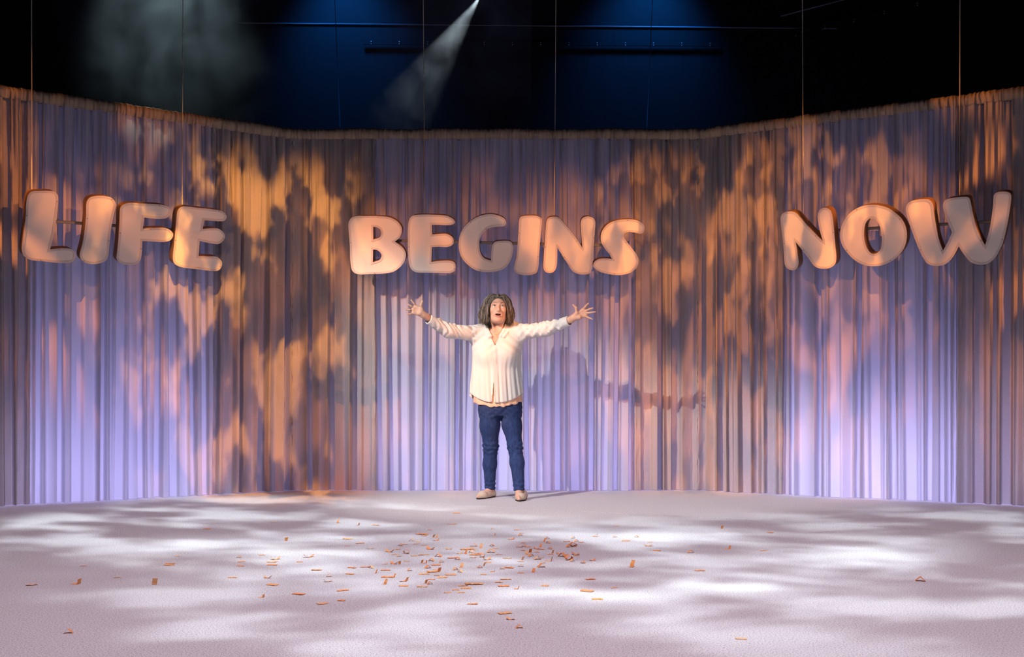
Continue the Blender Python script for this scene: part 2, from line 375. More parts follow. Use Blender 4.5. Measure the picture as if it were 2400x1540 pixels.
# ------------------------------------------------------------------ hanging words
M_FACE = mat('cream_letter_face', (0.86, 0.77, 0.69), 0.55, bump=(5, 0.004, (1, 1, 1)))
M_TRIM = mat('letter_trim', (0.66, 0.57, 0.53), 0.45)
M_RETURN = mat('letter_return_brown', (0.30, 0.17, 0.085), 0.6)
M_RAIL = mat('rail_grey_steel', (0.28, 0.26, 0.24), 0.5, 0.3)
M_WIRE = mat('hanging_wire', (0.85, 0.78, 0.65), 0.45, 0.0)
M_SCREW = mat('screw_dark', (0.05, 0.04, 0.04), 0.5)

def tr(sc, ox, oy, pts): return [((p[0]/sc)+ox, (p[1]/sc)+oy, len(p) > 2) for p in pts]
A4 = lambda pts: tr(4, 0, 400, pts)
A6 = lambda pts: tr(6, 780, 450, pts)
A5 = lambda pts: tr(2400/440, 1140, 450, pts)
A7 = lambda pts: tr(4, 1800, 400, pts)
A1 = lambda pts: tr(1, 0, 0, pts)
LETTERS = {
 'LIFE': [
  ('L', [A4([(262,232),(300,196),(400,188),(505,195),(545,240),(546,300),(528,450),(505,600),(470,738,1),(590,728),(665,735),(708,775),(700,835),(660,866),(560,866),(420,852),(290,838),(225,800),(205,740),(215,650),(240,450),(245,320)])]),
  ('I', [A4([(812,300),(845,252),(930,236),(1030,248),(1078,290),(1085,340),(1065,420),(1040,560),(1025,700),(1015,800),(985,850),(900,875),(810,868),(760,830),(750,780),(775,680),(795,560),(808,420)])]),
  ('F', [A4([(1128,360),(1160,318),(1220,303),(1350,310),(1500,318),(1575,335),(1605,375),(1590,420),(1550,448),(1450,450),(1352,440,1),(1340,545,1),(1450,538),(1550,538),(1605,565),(1624,605),(1600,650),(1545,668),(1440,665),(1335,660,1),(1328,780),(1315,840),(1275,878),(1200,885),(1130,868),(1095,825),(1100,760),(1112,650),(1122,500)])]),
  ('E', [A4([(1660,410),(1680,355),(1730,335),(1850,348),(1990,362),(2080,380),(2125,425),(2110,465),(2070,475),(1990,470),(1915,465,1),(1900,548,1),(1990,540),(2060,550),(2105,600),(2098,650),(2050,688),(1980,682),(1873,660,1),(1862,802,1),(1950,805),(2030,808),(2078,850),(2075,905),(2040,938),(1960,938),(1830,922),(1700,905),(1635,870),(1622,810),(1635,680),(1648,540)])]),
 ],
 'BEGINS': [
  ('B', [A6([(218,460),(250,375),(320,340),(450,338),(640,340),(790,355),(900,410),(965,490),(972,560),(940,640),(870,700,1),(960,760),(1015,830),(1028,900),(1000,990),(930,1070),(840,1125),(700,1148),(520,1155),(380,1160),(300,1135),(262,1080),(245,950),(240,780),(230,620)]),
         A6([(568,490,1),(620,498),(668,530),(685,580),(660,635),(568,670,1)]), A6([(566,810,1),(630,820),(678,868),(684,910),(652,958),(562,988,1)])]),
  ('E', [A6([(1062,450),(1085,370),(1140,328),(1280,318),(1450,322),(1600,335),(1690,380),(1718,420),(1690,455),(1600,468),(1500,462),(1393,462,1),(1400,600,1),(1500,590),(1600,590),(1680,635),(1700,690),(1680,745),(1600,775),(1500,770),(1395,775,1),(1385,985,1),(1500,970),(1620,965),(1700,985),(1728,1040),(1710,1110),(1640,1140),(1500,1138),(1320,1135),(1180,1130),(1100,1080),(1068,980),(1058,800),(1055,600)])]),
  ('G', [A1([(1150,502),(1167.5,505),(1182,512),(1186.4,521.5),(1181,529.8),(1167.5,531.6),(1149,534),(1135,543),(1125.8,556.7),(1123.3,573),(1125.8,591.7),(1135,605),(1150.8,610.8,1),(1151.7,591.7),(1153.8,576),(1160,567.3),(1176.7,564.6),(1195,565.9),(1202.3,574.7),(1202.3,589),(1197.7,607.7),(1185.8,626),(1167.5,635),(1145.5,638),(1130,636.7),(1111.7,631.7),(1093.3,618),(1080,600),(1075,576.7),(1077.5,553),(1088,531.7),(1106.7,515),(1128,505)])]),
  ('I', [A5([(418,360),(445,315),(520,303),(620,303),(690,325),(712,370),(705,450),(690,600),(675,800),(665,960),(640,1030),(570,1060),(480,1062),(400,1045),(355,1000),(358,930),(385,820),(400,650),(412,480)])]),
  ('N', [A5([(765,390),(790,335),(850,315),(920,325),(985,390),(1080,500),(1160,610),(1228,715,1),(1218,600),(1208,480),(1205,390),(1235,330),(1300,312),(1365,335),(1392,390),(1385,500),(1375,650),(1365,800),(1355,950),(1330,1030),(1270,1055),(1180,1050),(1100,1010),(1040,920),(980,830),(908,710,1),(905,850),(895,960),(860,1020),(800,1035),(750,1015),(728,960),(735,800),(750,600)])]),
  ('S', [A5([(2020,440),(2015,500),(1975,535),(1900,520),(1820,510),(1765,530),(1755,570),(1790,630),(1860,720),(1920,800),(1945,870),(1935,940),(1890,1000),(1820,1040),(1720,1062),(1600,1055),(1480,1030),(1400,990),(1365,940),(1385,890),(1450,855),(1540,850),(1605,858,1),(1575,800),(1520,730),(1475,660),(1460,590),(1475,510),(1530,430),(1610,380),(1720,355),(1840,350),(1930,365),(1990,400)])]),
 ],
 'NOW': [
  ('N', [A7([(118,440),(140,400),(195,382),(255,395),(310,450),(400,550),(515,662,1),(490,580),(470,480),(465,410),(490,365),(535,348),(580,370),(603,430),(618,560),(630,700),(640,820),(625,880),(570,915),(490,918),(430,890),(370,810),(258,665,1),(272,760),(285,860),(270,915),(230,935),(180,915),(155,870),(148,760),(135,620),(122,520)])]),
  ('O', [A7([(675,600),(690,520),(740,430),(820,360),(920,325),(1030,325),(1140,360),(1240,440),(1290,530),(1300,620),(1280,710),(1220,800),(1120,870),(1010,895),(900,885),(800,830),(720,740),(685,670)]),
         A7([(900,560),(915,490),(955,450),(1000,455),(1040,500),(1062,580),(1068,660),(1055,735),(1010,778),(960,770),(920,710),(902,640)])]),
  ('W', [A7([(1292,360),(1312,305),(1370,278),(1460,268),(1510,275),(1545,315),(1555,400),(1575,520),(1600,640),(1640,750,1),(1690,660),(1725,578,1),(1680,470),(1642,350),(1650,292),(1700,262),(1800,248),(1875,250),(1897,285),(1920,400),(1950,520),(1990,620),(2035,700,1),(2070,580),(2095,440),(2110,320),(2117,235),(2150,203),(2220,197),(2270,212),(2280,255),(2265,380),(2240,520),(2200,680),(2140,800),(2070,868),(1990,882),(1905,860),(1840,790),(1788,710,1),(1730,815),(1660,878),(1580,893),(1500,875),(1450,810),(1400,700),(1350,570),(1310,450)])]),
 ],
}
SIGNS = {   # word: centre column,row, depth, yaw (deg), tilt (deg), thickness
 'LIFE': (290, 540, 8.02, 35.5, 16, 0.115), 'BEGINS': (1160, 572, 8.72, 0.0, 15, 0.105), 'NOW': (2100, 540, 7.95, -33.0, 16, 0.13)}

def spline(pts, step=2.2):
    """closed Catmull-Rom through the traced points; points flagged as corners stay sharp"""
    n = len(pts); out = []
    for i in range(n):
        p0, p1, p2, p3 = pts[i-1], pts[i], pts[(i+1) % n], pts[(i+2) % n]
        a = np.array(p1[:2]); b = np.array(p2[:2])
        ta = (b-np.array(p0[:2]))*0.5; tb = (np.array(p3[:2])-a)*0.5
        if p1[2]: ta = (b-a)*0.6
        if p2[2]: tb = (b-a)*0.6
        seg = np.linalg.norm(b-a)
        la, lb = np.linalg.norm(ta), np.linalg.norm(tb)
        ta = ta/la*min(la, seg*1.1) if la else ta; tb = tb/lb*min(lb, seg*1.1) if lb else tb
        k = max(1, int(seg/step))
        for j in range(k):
            t = j/k; t2, t3 = t*t, t*t*t
            out.append((2*t3-3*t2+1)*a+(t3-2*t2+t)*ta+(-2*t3+3*t2)*b+(t3-t2)*tb)
    return np.array(out)

def offset_poly(P, d):
    """move every point inward by d (P runs counter-clockwise; holes clockwise give an outward growth)"""
    e = np.roll(P, -1, 0)-P; e /= np.linalg.norm(e, axis=1)[:, None]+1e-9
    nrm = np.stack([-e[:, 1], e[:, 0]], 1)
    a = nrm+np.roll(nrm, 1, 0); a /= np.linalg.norm(a, axis=1)[:, None]+1e-9
    c = np.clip((a*nrm).sum(1), 0.5, 1)
    return P+a*(d/c)[:, None]

def area2(P): return 0.5*np.sum(P[:, 0]*np.roll(P[:, 1], -1)-np.roll(P[:, 0], -1)*P[:, 1])

def filled(name, loops, w0, w1, material, parent, bevel=0.0):
    """plate with holes between heights w0 (back) and w1 (front), local axes: x right, y up, z towards the viewer"""
    cu = bpy.data.curves.new(name, 'CURVE'); cu.dimensions = '2D'; cu.fill_mode = 'BOTH'
    for P in loops:
        sp = cu.splines.new('POLY'); sp.points.add(len(P)-1); sp.use_cyclic_u = True
        sp.points.foreach_set('co', np.concatenate([P, np.zeros((len(P), 1)), np.ones((len(P), 1))], 1).astype(np.float32).ravel())
    cu.extrude = (w1-w0)/2-bevel; cu.bevel_depth = bevel; cu.bevel_resolution = 2; cu.offset = -bevel
    tmp = bpy.data.objects.new('tmp', cu); COL.objects.link(tmp)
    dg = bpy.context.evaluated_depsgraph_get()
    me = bpy.data.meshes.new_from_object(tmp.evaluated_get(dg)); me.name = name
    bpy.data.objects.remove(tmp); bpy.data.curves.remove(cu)
    me.transform(Matrix.Translation((0, 0, (w0+w1)/2)))
    me.materials.clear()
    return link(name, me, material, parent)

SIGN_LABEL = {'LIFE': 'hanging word LIFE in chunky cream letters on a steel rail',
              'BEGINS': 'hanging word BEGINS in chunky cream letters above the performer',
              'NOW': 'hanging word NOW in chunky cream letters on a steel rail'}
RAILS = {'LIFE': ((100, 517), (500, 545)), 'BEGINS': ((880, 563), (1470, 576)), 'NOW': ((1850, 546), (2330, 519))}
WIRES = {'LIFE': ((75, 72), (427, 431)), 'BEGINS': ((996, 987), (1299, 1308)), 'NOW': ((1883, 1877), (2249, 2252))}
for word, (cx, cy, dep, yaw, tilt, thick) in SIGNS.items():
    th, ph = math.radians(yaw), math.radians(tilt)
    r = Vector((math.cos(th), math.sin(th), 0)); n0 = Vector((math.sin(th), -math.cos(th), 0)); zz = Vector((0, 0, 1))
    nn = n0*math.cos(ph)-zz*math.sin(ph); uu = zz*math.cos(ph)+n0*math.sin(ph)
    P0 = at_depth(cx, cy, dep)
    def plane(px, py, back=0.0):
        d = ray(px, py); t = ((P0-nn*back-EYE).dot(nn))/d.dot(nn); q = EYE+d*t-P0
        return q.dot(r), q.dot(uu)
    root = empty('hanging_word', P0); tag(root, SIGN_LABEL[word], 'sign', 'hanging words')
    root.matrix_world = Matrix.Translation(P0) @ Matrix((r, uu, nn)).transposed().to_4x4()
    for (ch, loops) in LETTERS[word]:
        LP = []
        for k, lp in enumerate(loops):
            Q = np.array([plane(x, y) for x, y in spline(lp)])
            if (area2(Q) > 0) != (k == 0): Q = Q[::-1]
            LP.append(Q)
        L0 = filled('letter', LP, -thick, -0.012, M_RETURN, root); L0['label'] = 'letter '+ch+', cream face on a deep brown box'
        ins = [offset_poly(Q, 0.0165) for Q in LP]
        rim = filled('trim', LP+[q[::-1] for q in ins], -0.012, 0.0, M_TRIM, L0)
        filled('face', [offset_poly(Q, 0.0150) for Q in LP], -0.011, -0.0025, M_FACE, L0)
        Q = offset_poly(LP[0], 0.008)
        me = None
        for k in range(4):
            p = Q[int((k+0.35)/4*len(Q)) % len(Q)]
            if me is None:
                bm = bmesh.new(); bmesh.ops.create_cone(bm, cap_ends=True, segments=8, radius1=0.003, radius2=0.0026, depth=0.004)
                me = bpy.data.meshes.new('screw'); bm.to_mesh(me); bm.free()
            s = link('screw', me, M_SCREW, L0); s.location = (p[0], p[1], 0.001)
    ra, rb = RAILS[word]
    a2, b2 = plane(*ra, back=thick+0.012), plane(*rb, back=thick+0.012)
    bm = bmesh.new(); mid = ((a2[0]+b2[0])/2, (a2[1]+b2[1])/2, -thick-0.012); ln = math.hypot(b2[0]-a2[0], b2[1]-a2[1]); an = math.atan2(b2[1]-a2[1], b2[0]-a2[0])
    box(bm, mid, (ln, 0.022, 0.022), Matrix.Rotation(an, 3, 'Z')); bmesh.ops.bevel(bm, geom=bm.edges, offset=0.003, segments=1, affect='EDGES')
    bm_obj('rail', bm, M_RAIL, root)
    inv = root.matrix_world.inverted()
    for (pb, pt) in WIRES[word]:
        f = (pb-ra[0])/(rb[0]-ra[0]); f = min(max(f, 0.0), 1.0); lx, ly = a2[0]+(b2[0]-a2[0])*f, a2[1]+(b2[1]-a2[1])*f
        w0 = root.matrix_world @ Vector((lx, ly, -thick-0.012))
        # put the wire on its column, at the depth of the rail
        w0.x = (pb-PCX)/FPX*w0.y
        w1 = Vector(((pt-PCX)/FPX*w0.y, w0.y, 7.0))
        bm = bmesh.new(); tube(bm, [inv @ w0, inv @ w1], 0.0032, 6); bm_obj('suspension_wire', bm, M_WIRE, root, True)
# ------------------------------------------------------------------ the performer: smooth distance fields turned into one mesh per piece
class Field:
    def __init__(s, xs, ys, zs):
        s.ax = [np.asarray(a, np.float32) for a in (xs, ys, zs)]
        s.F = np.full([len(a) for a in s.ax], 1.0, np.float32)
    def window(s, lo, hi):
        sl = tuple(slice(max(0, int(np.searchsorted(a, l))-1), min(len(a), int(np.searchsorted(a, h))+1)) for a, l, h in zip(s.ax, lo, hi))
        return sl, np.meshgrid(*[a[q] for a, q in zip(s.ax, sl)], indexing='ij')
    def mix(s, sl, d, k, mode='add'):
        f = s.F[sl]; d = d.astype(np.float32)
        if mode == 'sub': d = -d
        if k > 0:
            if mode == 'add':
                h = np.maximum(k-np.abs(f-d), 0)/k; s.F[sl] = np.minimum(f, d)-h*h*k*0.25
            else:
                h = np.maximum(k-np.abs(f-d), 0)/k; s.F[sl] = np.maximum(f, d)+h*h*k*0.25
        else: s.F[sl] = np.minimum(f, d) if mode == 'add' else np.maximum(f, d)
    def cap(s, a, b, ra, rb, k=0.02, mode='add', sy=1.0):
        a, b = np.array(a, float), np.array(b, float); r = max(ra, rb)+k+0.03
        sl, (X, Y, Z) = s.window(np.minimum(a, b)-r, np.maximum(a, b)+r)
        d = b-a; w2 = np.array([1, 1/sy**2, 1]); L = (d*d*w2).sum()+1e-12
        t = np.clip(((X-a[0])*d[0]+(Y-a[1])*d[1]*w2[1]+(Z-a[2])*d[2])/L, 0, 1)
        D = np.sqrt((X-a[0]-t*d[0])**2+((Y-a[1]-t*d[1])/sy)**2+(Z-a[2]-t*d[2])**2)-(ra+(rb-ra)*t)
        s.mix(sl, D*min(1.0, sy), k, mode)
    def chain(s, pts, rad, k=0.02, mode='add', sy=1.0):
        for (p, q), (a, b) in zip(zip(pts, pts[1:]), zip(rad, rad[1:])): s.cap(p, q, a, b, k, mode, sy)
    def ell(s, c, r, k=0.02, mode='add', R=None):
        c, r = np.array(c, float), np.array(r, float); m = r.max()+k+0.03
        sl, (X, Y, Z) = s.window(c-m, c+m)
        P = np.stack([X-c[0], Y-c[1], Z-c[2]], -1)
        if R is not None: P = P @ R
        q = P/r; l = np.sqrt((q*q).sum(-1))+1e-9; g = np.sqrt(((q/r)**2).sum(-1))+1e-9
        s.mix(sl, l*(l-1)/g, k, mode)
    def mesh(s):
        """naive surface nets on the rectilinear grid"""
        F = s.F; neg = F < 0
        c = np.zeros([n-1 for n in F.shape], np.uint8)
        for i in (0, 1):
            for j in (0, 1):
                for k in (0, 1): c += neg[i:F.shape[0]-1+i, j:F.shape[1]-1+j, k:F.shape[2]-1+k]
        cells = np.argwhere((c > 0) & (c < 8)); n = len(cells)
        ids = np.full(c.shape, -1, np.int32); ids[tuple(cells.T)] = np.arange(n)
        acc = np.zeros((n, 3)); cnt = np.zeros(n)
        corner = np.array([[i, j, k] for i in (0, 1) for j in (0, 1) for k in (0, 1)])
        for a in range(8):
            for ax in range(3):
                if corner[a][ax]: continue
                ca = cells+corner[a]; cb = ca.copy(); cb[:, ax] += 1
                fa, fb = F[tuple(ca.T)], F[tuple(cb.T)]; m = (fa < 0) != (fb < 0)
                t = np.where(m, fa/(fa-fb+1e-20), 0)
                pa = np.stack([s.ax[q][ca[:, q]] for q in range(3)], 1).astype(float); pb = np.stack([s.ax[q][cb[:, q]] for q in range(3)], 1)
                p = pa+(pb-pa)*t[:, None]; acc[m] += p[m]; cnt[m] += 1
        V = acc/cnt[:, None]
        faces = []
        for ax in range(3):
            u, v = (ax+1) % 3, (ax+2) % 3
            sl0 = [slice(None)]*3; sl1 = [slice(None)]*3; sl0[ax] = slice(0, -1); sl1[ax] = slice(1, None)
            A, B = neg[tuple(sl0)], neg[tuple(sl1)]
            e = np.argwhere(A != B); e = e[(e[:, u] > 0) & (e[:, v] > 0)]
            e = e[(e[:, u] < F.shape[u]-1) & (e[:, v] < F.shape[v]-1)]
            fl = A[tuple(e.T)]
            q = []
            for (du, dv) in ((1, 1), (0, 1), (0, 0), (1, 0)):
                w_ = e.copy(); w_[:, u] -= du; w_[:, v] -= dv; q.append(ids[tuple(w_.T)])
            q = np.stack(q, 1); q[~fl] = q[~fl][:, ::-1]; faces.append(q)
        return V, np.concatenate(faces)
    def build(s, name, material, parent, relax=1):
        V, Fc = s.mesh()
        me = bpy.data.meshes.new(name); me.vertices.add(len(V)); me.vertices.foreach_set('co', V.astype(np.float32).ravel())
        me.loops.add(Fc.size); me.loops.foreach_set('vertex_index', Fc.astype(np.int32).ravel())
        me.polygons.add(len(Fc)); me.polygons.foreach_set('loop_start', np.arange(0, Fc.size, 4, dtype=np.int32))
        me.update(calc_edges=True); me.validate()
        if relax:
            bm = bmesh.new(); bm.from_mesh(me)
            for _ in range(relax): bmesh.ops.smooth_vert(bm, verts=bm.verts, factor=0.4, use_axis_x=True, use_axis_y=True, use_axis_z=True)
            bm.to_mesh(me); bm.free()
        return link(name, me, material, parent, True)

def axis(*segs):
    out = []
    for (a, b, st) in segs: out += list(np.arange(a, b, st))
    return np.array(out+[segs[-1][1]])

PY = 8.43
PROOT = Vector(((1175-PCX)/FPX*PY, PY, 0))
def Lp(px, py, y=0.0):
    q = at_depth(px, py, PY+y)-PROOT; return np.array(q)

M_SKIN = mat('skin', (0.66, 0.40, 0.29), 0.5, mottle=(30, (0.60, 0.345, 0.25), 0.3, 0.7, (1, 1, 1)))
M_LIP = mat('lips', (0.55, 0.22, 0.20), 0.4)
M_SHIRT = mat('crinkled_cotton_shirt', (0.64, 0.625, 0.61), 0.9, bump=(90, 0.0012, (1, 1, 0.35)))
M_TANK = mat('peach_satin_top', (0.76, 0.47, 0.33), 0.5)
M_JEANS = mat('blue_denim', (0.028, 0.050, 0.145), 0.85, bump=(300, 0.002, (1, 1, 1)), mottle=(60, (0.017, 0.031, 0.10), 0.35, 0.65, (1, 1, 0.3)))
M_SHOE = mat('taupe_suede', (0.50, 0.40, 0.31), 0.85); M_SOLE = mat('dark_sole', (0.02, 0.018, 0.016), 0.7)
M_HAIR = mat('hair_brown_grey', (0.095, 0.072, 0.055), 0.5); M_HAIR2 = mat('hair_silver', (0.27, 0.235, 0.205), 0.45)
M_EYE = mat('eye_white', (0.85, 0.83, 0.80), 0.2); M_IRIS = mat('iris', (0.10, 0.16, 0.20), 0.2); M_PUPIL = mat('pupil', (0.01, 0.01, 0.01), 0.2)
M_BROW = mat('eyebrow', (0.23, 0.15, 0.10), 0.7); M_MOUTH = mat('mouth_inside', (0.05, 0.012, 0.010), 0.6); M_TEETH = mat('teeth', (0.75, 0.70, 0.62), 0.3)
M_BUTTON = mat('shell_button', (0.75, 0.70, 0.62), 0.3); M_CHAIN = mat('fine_gold_chain', (0.75, 0.5, 0.25), 0.3, 0.8)

person = empty('person', PROOT)
tag(person, 'performer in white shirt and blue jeans with both arms flung wide', 'person')

# --- joints
SHL, ELL_, WRL = Lp(1113, 782, 0.0), Lp(1052, 775, -0.13), Lp(998, 741, -0.27)
SHR, ELR, WRR = Lp(1221, 779, 0.0), Lp(1280, 771, -0.13), Lp(1340, 748, -0.27)
HC = Lp(1166.5, 723, -0.045)
HR = np.array((Matrix.Rotation(math.radians(5), 3, 'Z') @ Matrix.Rotation(math.radians(-9), 3, 'X') @ Matrix.Rotation(math.radians(2), 3, 'Y')))
def H(x, y, z): return HC+HR @ np.array([x, y, z])

B = Field(axis((-.82, -.55, .0028), (-.55, -.14, .012), (-.14, .09, .0024), (.09, .48, .012), (.48, .80, .0028)),
          axis((-.37, .06, .0032), (.06, .20, .01)),
          axis((-.01, 1.30, .012), (1.30, 1.40, .006), (1.40, 1.72, .0026)))
# torso and limbs under the clothes
B.ell(Lp(1167, 830, 0.01), (.15, .085, .20), .05); B.ell(Lp(1166, 900, 0.015), (.135, .085, .17), .05); B.ell(Lp(1172, 952, 0.015), (.135, .08, .07), .03)
B.cap(Lp(1124, 782, .015), Lp(1212, 780, .015), .045, .045, .05)
B.ell(Lp(1161, 797, -.03), (.085, .058, .085), .04)                       # upper chest showing in the open collar
B.chain([SHL, ELL_, WRL], (.045, .036, .0255), .03); B.chain([SHR, ELR, WRR], (.045, .036, .0255), .03)
HIPL, KNL, ANL = Lp(1148, 962, .01), Lp(1150, 1046, .03), Lp(1149, 1142, .08)
HIPR, KNR, ANR = Lp(1199, 962, .01), Lp(1207, 1046, -.04), Lp(1216, 1146, -.10)
B.chain([HIPL, KNL, ANL], (.060, .044, .030), .01); B.chain([HIPR, KNR, ANR], (.060, .044, .030), .01)
TOEL, HEELL = Lp(1121, 1168, -.08), Lp(1154, 1158, .11)
TOER, HEELR = Lp(1216, 1172.5, -.27), Lp(1227, 1162, -.03)
for (an, toe, heel) in ((ANL, TOEL, HEELL), (ANR, TOER, HEELR)):
    toe = toe.copy(); heel = heel.copy(); toe[2] = .022; heel[2] = .032
    B.chain([an-np.array([0, 0, .02]), toe*0.45+an*0.55-np.array([0, 0, .022]), toe], (.031, .027, .016), .02); B.cap(an, heel, .029, .026, .02)
# neck
B.cap(Lp(1167, 752, -.012), Lp(1167, 788, .0), .047, .056, .03)
B.cap(H(.055, .0, -.085), Lp(1170, 789, -.058), .010, .008, .018); B.cap(H(-.055, .0, -.085), Lp(1161, 789, -.058), .010, .008, .018)
B.cap(Lp(1163, 790, -.055), Lp(1128, 782, -.03), .011, .010, .02); B.cap(Lp(1169, 790, -.055), Lp(1205, 780, -.03), .011, .010, .02)   # collar bones
# head
EZ = -.003
def he(c, r, k=.02, mode='add'): B.ell(H(*c), r, k, mode, HR)
def hc(a, b, ra, rb, k=.01, mode='add'): B.cap(H(*a), H(*b), ra, rb, k, mode)
he((0, .022, .030), (.075, .092, .082), .03); he((0, -.022, -.030), (.067, .068, .092), .03)
he((0, -.058, -.108), (.030, .028, .024), .035); he((-.030, -.030, -.086), (.024, .034, .03), .03); he((.030, -.030, -.086), (.024, .034, .03), .03)
he((-.039, -.066, -.028), (.023, .020, .022), .025); he((.039, -.066, -.028), (.023, .020, .022), .025)
hc((-.043, -.074, .022), (-.014, -.085, .018), .009, .010, .02); hc((.043, -.074, .022), (.014, -.085, .018), .009, .010, .02)
for sx in (-1, 1):
    he((sx*.033, -.098, EZ+.001), (.0205, .019, .0135), .012, 'sub')
    pts = [(sx*.0165, -.0805, EZ), (sx*.024, -.0875, EZ+.0085), (sx*.033, -.0895, EZ+.0112), (sx*.042, -.085, EZ+.0075), (sx*.049, -.075, EZ-.001)]
    for p, q in zip(pts, pts[1:]): hc(p, q, .0032, .0032, .004)
    pts = [(sx*.0165, -.0805, EZ-.001), (sx*.025, -.0865, EZ-.0085), (sx*.034, -.0875, EZ-.0105), (sx*.042, -.083, EZ-.0085), (sx*.049, -.075, EZ-.002)]
    for p, q in zip(pts, pts[1:]): hc(p, q, .0028, .0028, .004)
hc((0, -.085, .008), (0, -.110, -.040), .0075, .0105, .014)
he((0, -.110, -.040), (.0105, .010, .0095), .01)
for sx in (-1, 1):
    he((sx*.0125, -.097, -.043), (.008, .011, .008), .008); he((sx*.0065, -.1075, -.0505), (.0038, .0055, .0042), .003, 'sub')
    hc((sx*.016, -.093, -.045), (sx*.034, -.078, -.072), .004, .004, .012)          # folds beside the nose
he((0, -.082, -.066), (.032, .018, .022), .02)
he((0, -.098, -.0745), (.0275, .028, .0115), .006, 'sub')
up = [(-.030, -.079, -.073), (-.014, -.0940, -.0625), (0, -.0960, -.0635), (.014, -.0940, -.0625), (.030, -.079, -.073)]
lo = [(-.029, -.078, -.077), (-.014, -.0900, -.0865), (0, -.0920, -.0880), (.014, -.0900, -.0865), (.029, -.078, -.077)]
for P_ in (up, lo):
    for p, q in zip(P_, P_[1:]): hc(p, q, .0046, .0046, .005)
for sx in (-1, 1): he((sx*.073, .012, -.016), (.009, .017, .029), .008); he((sx*.070, .002, -.040), (.007, .007, .009), .008)
# hands: palm web and five fingers each
def ZL(x, y, d=-.30): return Lp(930+x/19.25, 690+y/19.25, d)
def ZR(x, y, d=-.30): return Lp(1310+x/19.25, 690+y/19.25, d)
HANDS = [
 (ZL, WRL, (1215, 930), [(860, 545), (770, 610), (740, 715), (755, 835)], (1120, 660), (1050, 850),
  {'index': [(855, 520), (765, 395), (655, 258)], 'middle': [(755, 600), (640, 530), (512, 460)], 'ring': [(730, 712), (580, 700), (412, 692)], 'little': [(740, 845), (610, 880), (472, 905)], 'thumb': [(1120, 690), (1090, 480), (1160, 312)]}),
 (ZR, WRR, (640, 1060), [(1085, 700), (1170, 760), (1205, 850), (1195, 965)], (800, 850), (930, 1030),
  {'index': [(1085, 680), (1205, 530), (1328, 405)], 'middle': [(1180, 750), (1370, 670), (1528, 618)], 'ring': [(1210, 850), (1440, 820), (1638, 790)], 'little': [(1205, 985), (1370, 1062), (1520, 1118)], 'thumb': [(800, 860), (775, 610), (640, 475)]})]
FR = {'index': (.0092, .0080, .0066), 'middle': (.0094, .0080, .0066), 'ring': (.0090, .0076, .0062), 'little': (.0078, .0066, .0054), 'thumb': (.0125, .0105, .0078)}
for (Z_, WR_, wr, kn, tb, heel, fingers) in HANDS:
    w_ = Z_(*wr, -.285)
    B.cap(WR_, w_, .0255, .022, .02)
    for q in kn: B.cap(w_, Z_(*q), .0175, .0125, .014)
    for p, q in zip(kn, kn[1:]): B.cap(Z_(*p), Z_(*q), .0115, .0115, .010)
    B.cap(w_, Z_(*tb, -.312), .018, .016, .016); B.cap(Z_(*tb, -.305), Z_(*kn[0]), .009, .009, .010); B.cap(w_, Z_(*heel, -.31), .018, .017, .015)
    for nm, ps in fingers.items():
        dd = (-.302, -.318, -.326) if nm != 'thumb' else (-.312, -.322, -.318)
        B.chain([Z_(*p, d) for p, d in zip(ps, dd)], FR[nm], .0035)
body = B.build('body', M_SKIN, person, 1)
# lips keep their own colour on the same skin
body.data.materials.append(M_LIP)
co = np.empty(len(body.data.vertices)*3, np.float32); body.data.vertices.foreach_get('co', co); co = co.reshape(-1, 3)
def seg_d(P, a, b):
    a, b = H(*a), H(*b); d = b-a; t = np.clip(((P-a) @ d)/(d @ d), 0, 1); return np.linalg.norm(P-a-t[:, None]*d, axis=1)
near = np.linalg.norm(co-H(0, -.09, -.074), axis=1) < .05
dl = np.full(len(co), 1.0); sub = co[near]; m = np.full(len(sub), 1.0)
for P_ in (up, lo):
    for p, q in zip(P_, P_[1:]): m = np.minimum(m, seg_d(sub, p, q))
dl[near] = m
for p in body.data.polygons:
    if max(dl[v] for v in p.vertices) < .0064: p.material_index = 1
del B

# eyes, brows, teeth, mouth
for sx in (-1, 1):
    c = H(sx*.033, -.0735, EZ+.0005); look = (HR @ np.array([.12, -1.0, .22])); look = look/np.linalg.norm(look)
    bm = bmesh.new(); bmesh.ops.create_uvsphere(bm, u_segments=20, v_segments=12, radius=.0133)
    e = bm_obj('eye', bm, M_EYE, person, True); e.location = c
    for nm, r, off, mm in (('iris', .0058, .0122, M_IRIS), ('pupil', .0027, .0130, M_PUPIL)):
        bm = bmesh.new(); bmesh.ops.create_uvsphere(bm, u_segments=14, v_segments=8, radius=r)
        bmesh.ops.scale(bm, vec=(1, 1, .25), verts=bm.verts)
        o = bm_obj(nm, bm, mm, e, True); o.location = Vector(look)*off; o.rotation_euler = Vector(look).to_track_quat('Z', 'Y').to_euler()
    bm = bmesh.new(); tube(bm, [H(sx*.0175, -.0835, EZ+.002), H(sx*.024, -.0912, EZ+.0082), H(sx*.033, -.0935, EZ+.0108), H(sx*.042, -.0888, EZ+.0078), H(sx*.0505, -.0765, EZ+.0005)], [.0008, .0012, .0014, .0014, .0008], 6)
    bm_obj('eyelashes', bm, M_HAIR, person, True)
    bm = bmesh.new(); tube(bm, [H(sx*.014, -.0945, .021), H(sx*.026, -.0930, .0275), H(sx*.040, -.0845, .0280), H(sx*.050, -.073, .0215)], [.0018, .0024, .0020, .0010], 6)
    bm_obj('eyebrow', bm, M_BROW, person, True)
bm = bmesh.new(); bmesh.ops.create_uvsphere(bm, u_segments=16, v_segments=10, radius=1); bmesh.ops.scale(bm, vec=(.025, .016, .011), verts=bm.verts)
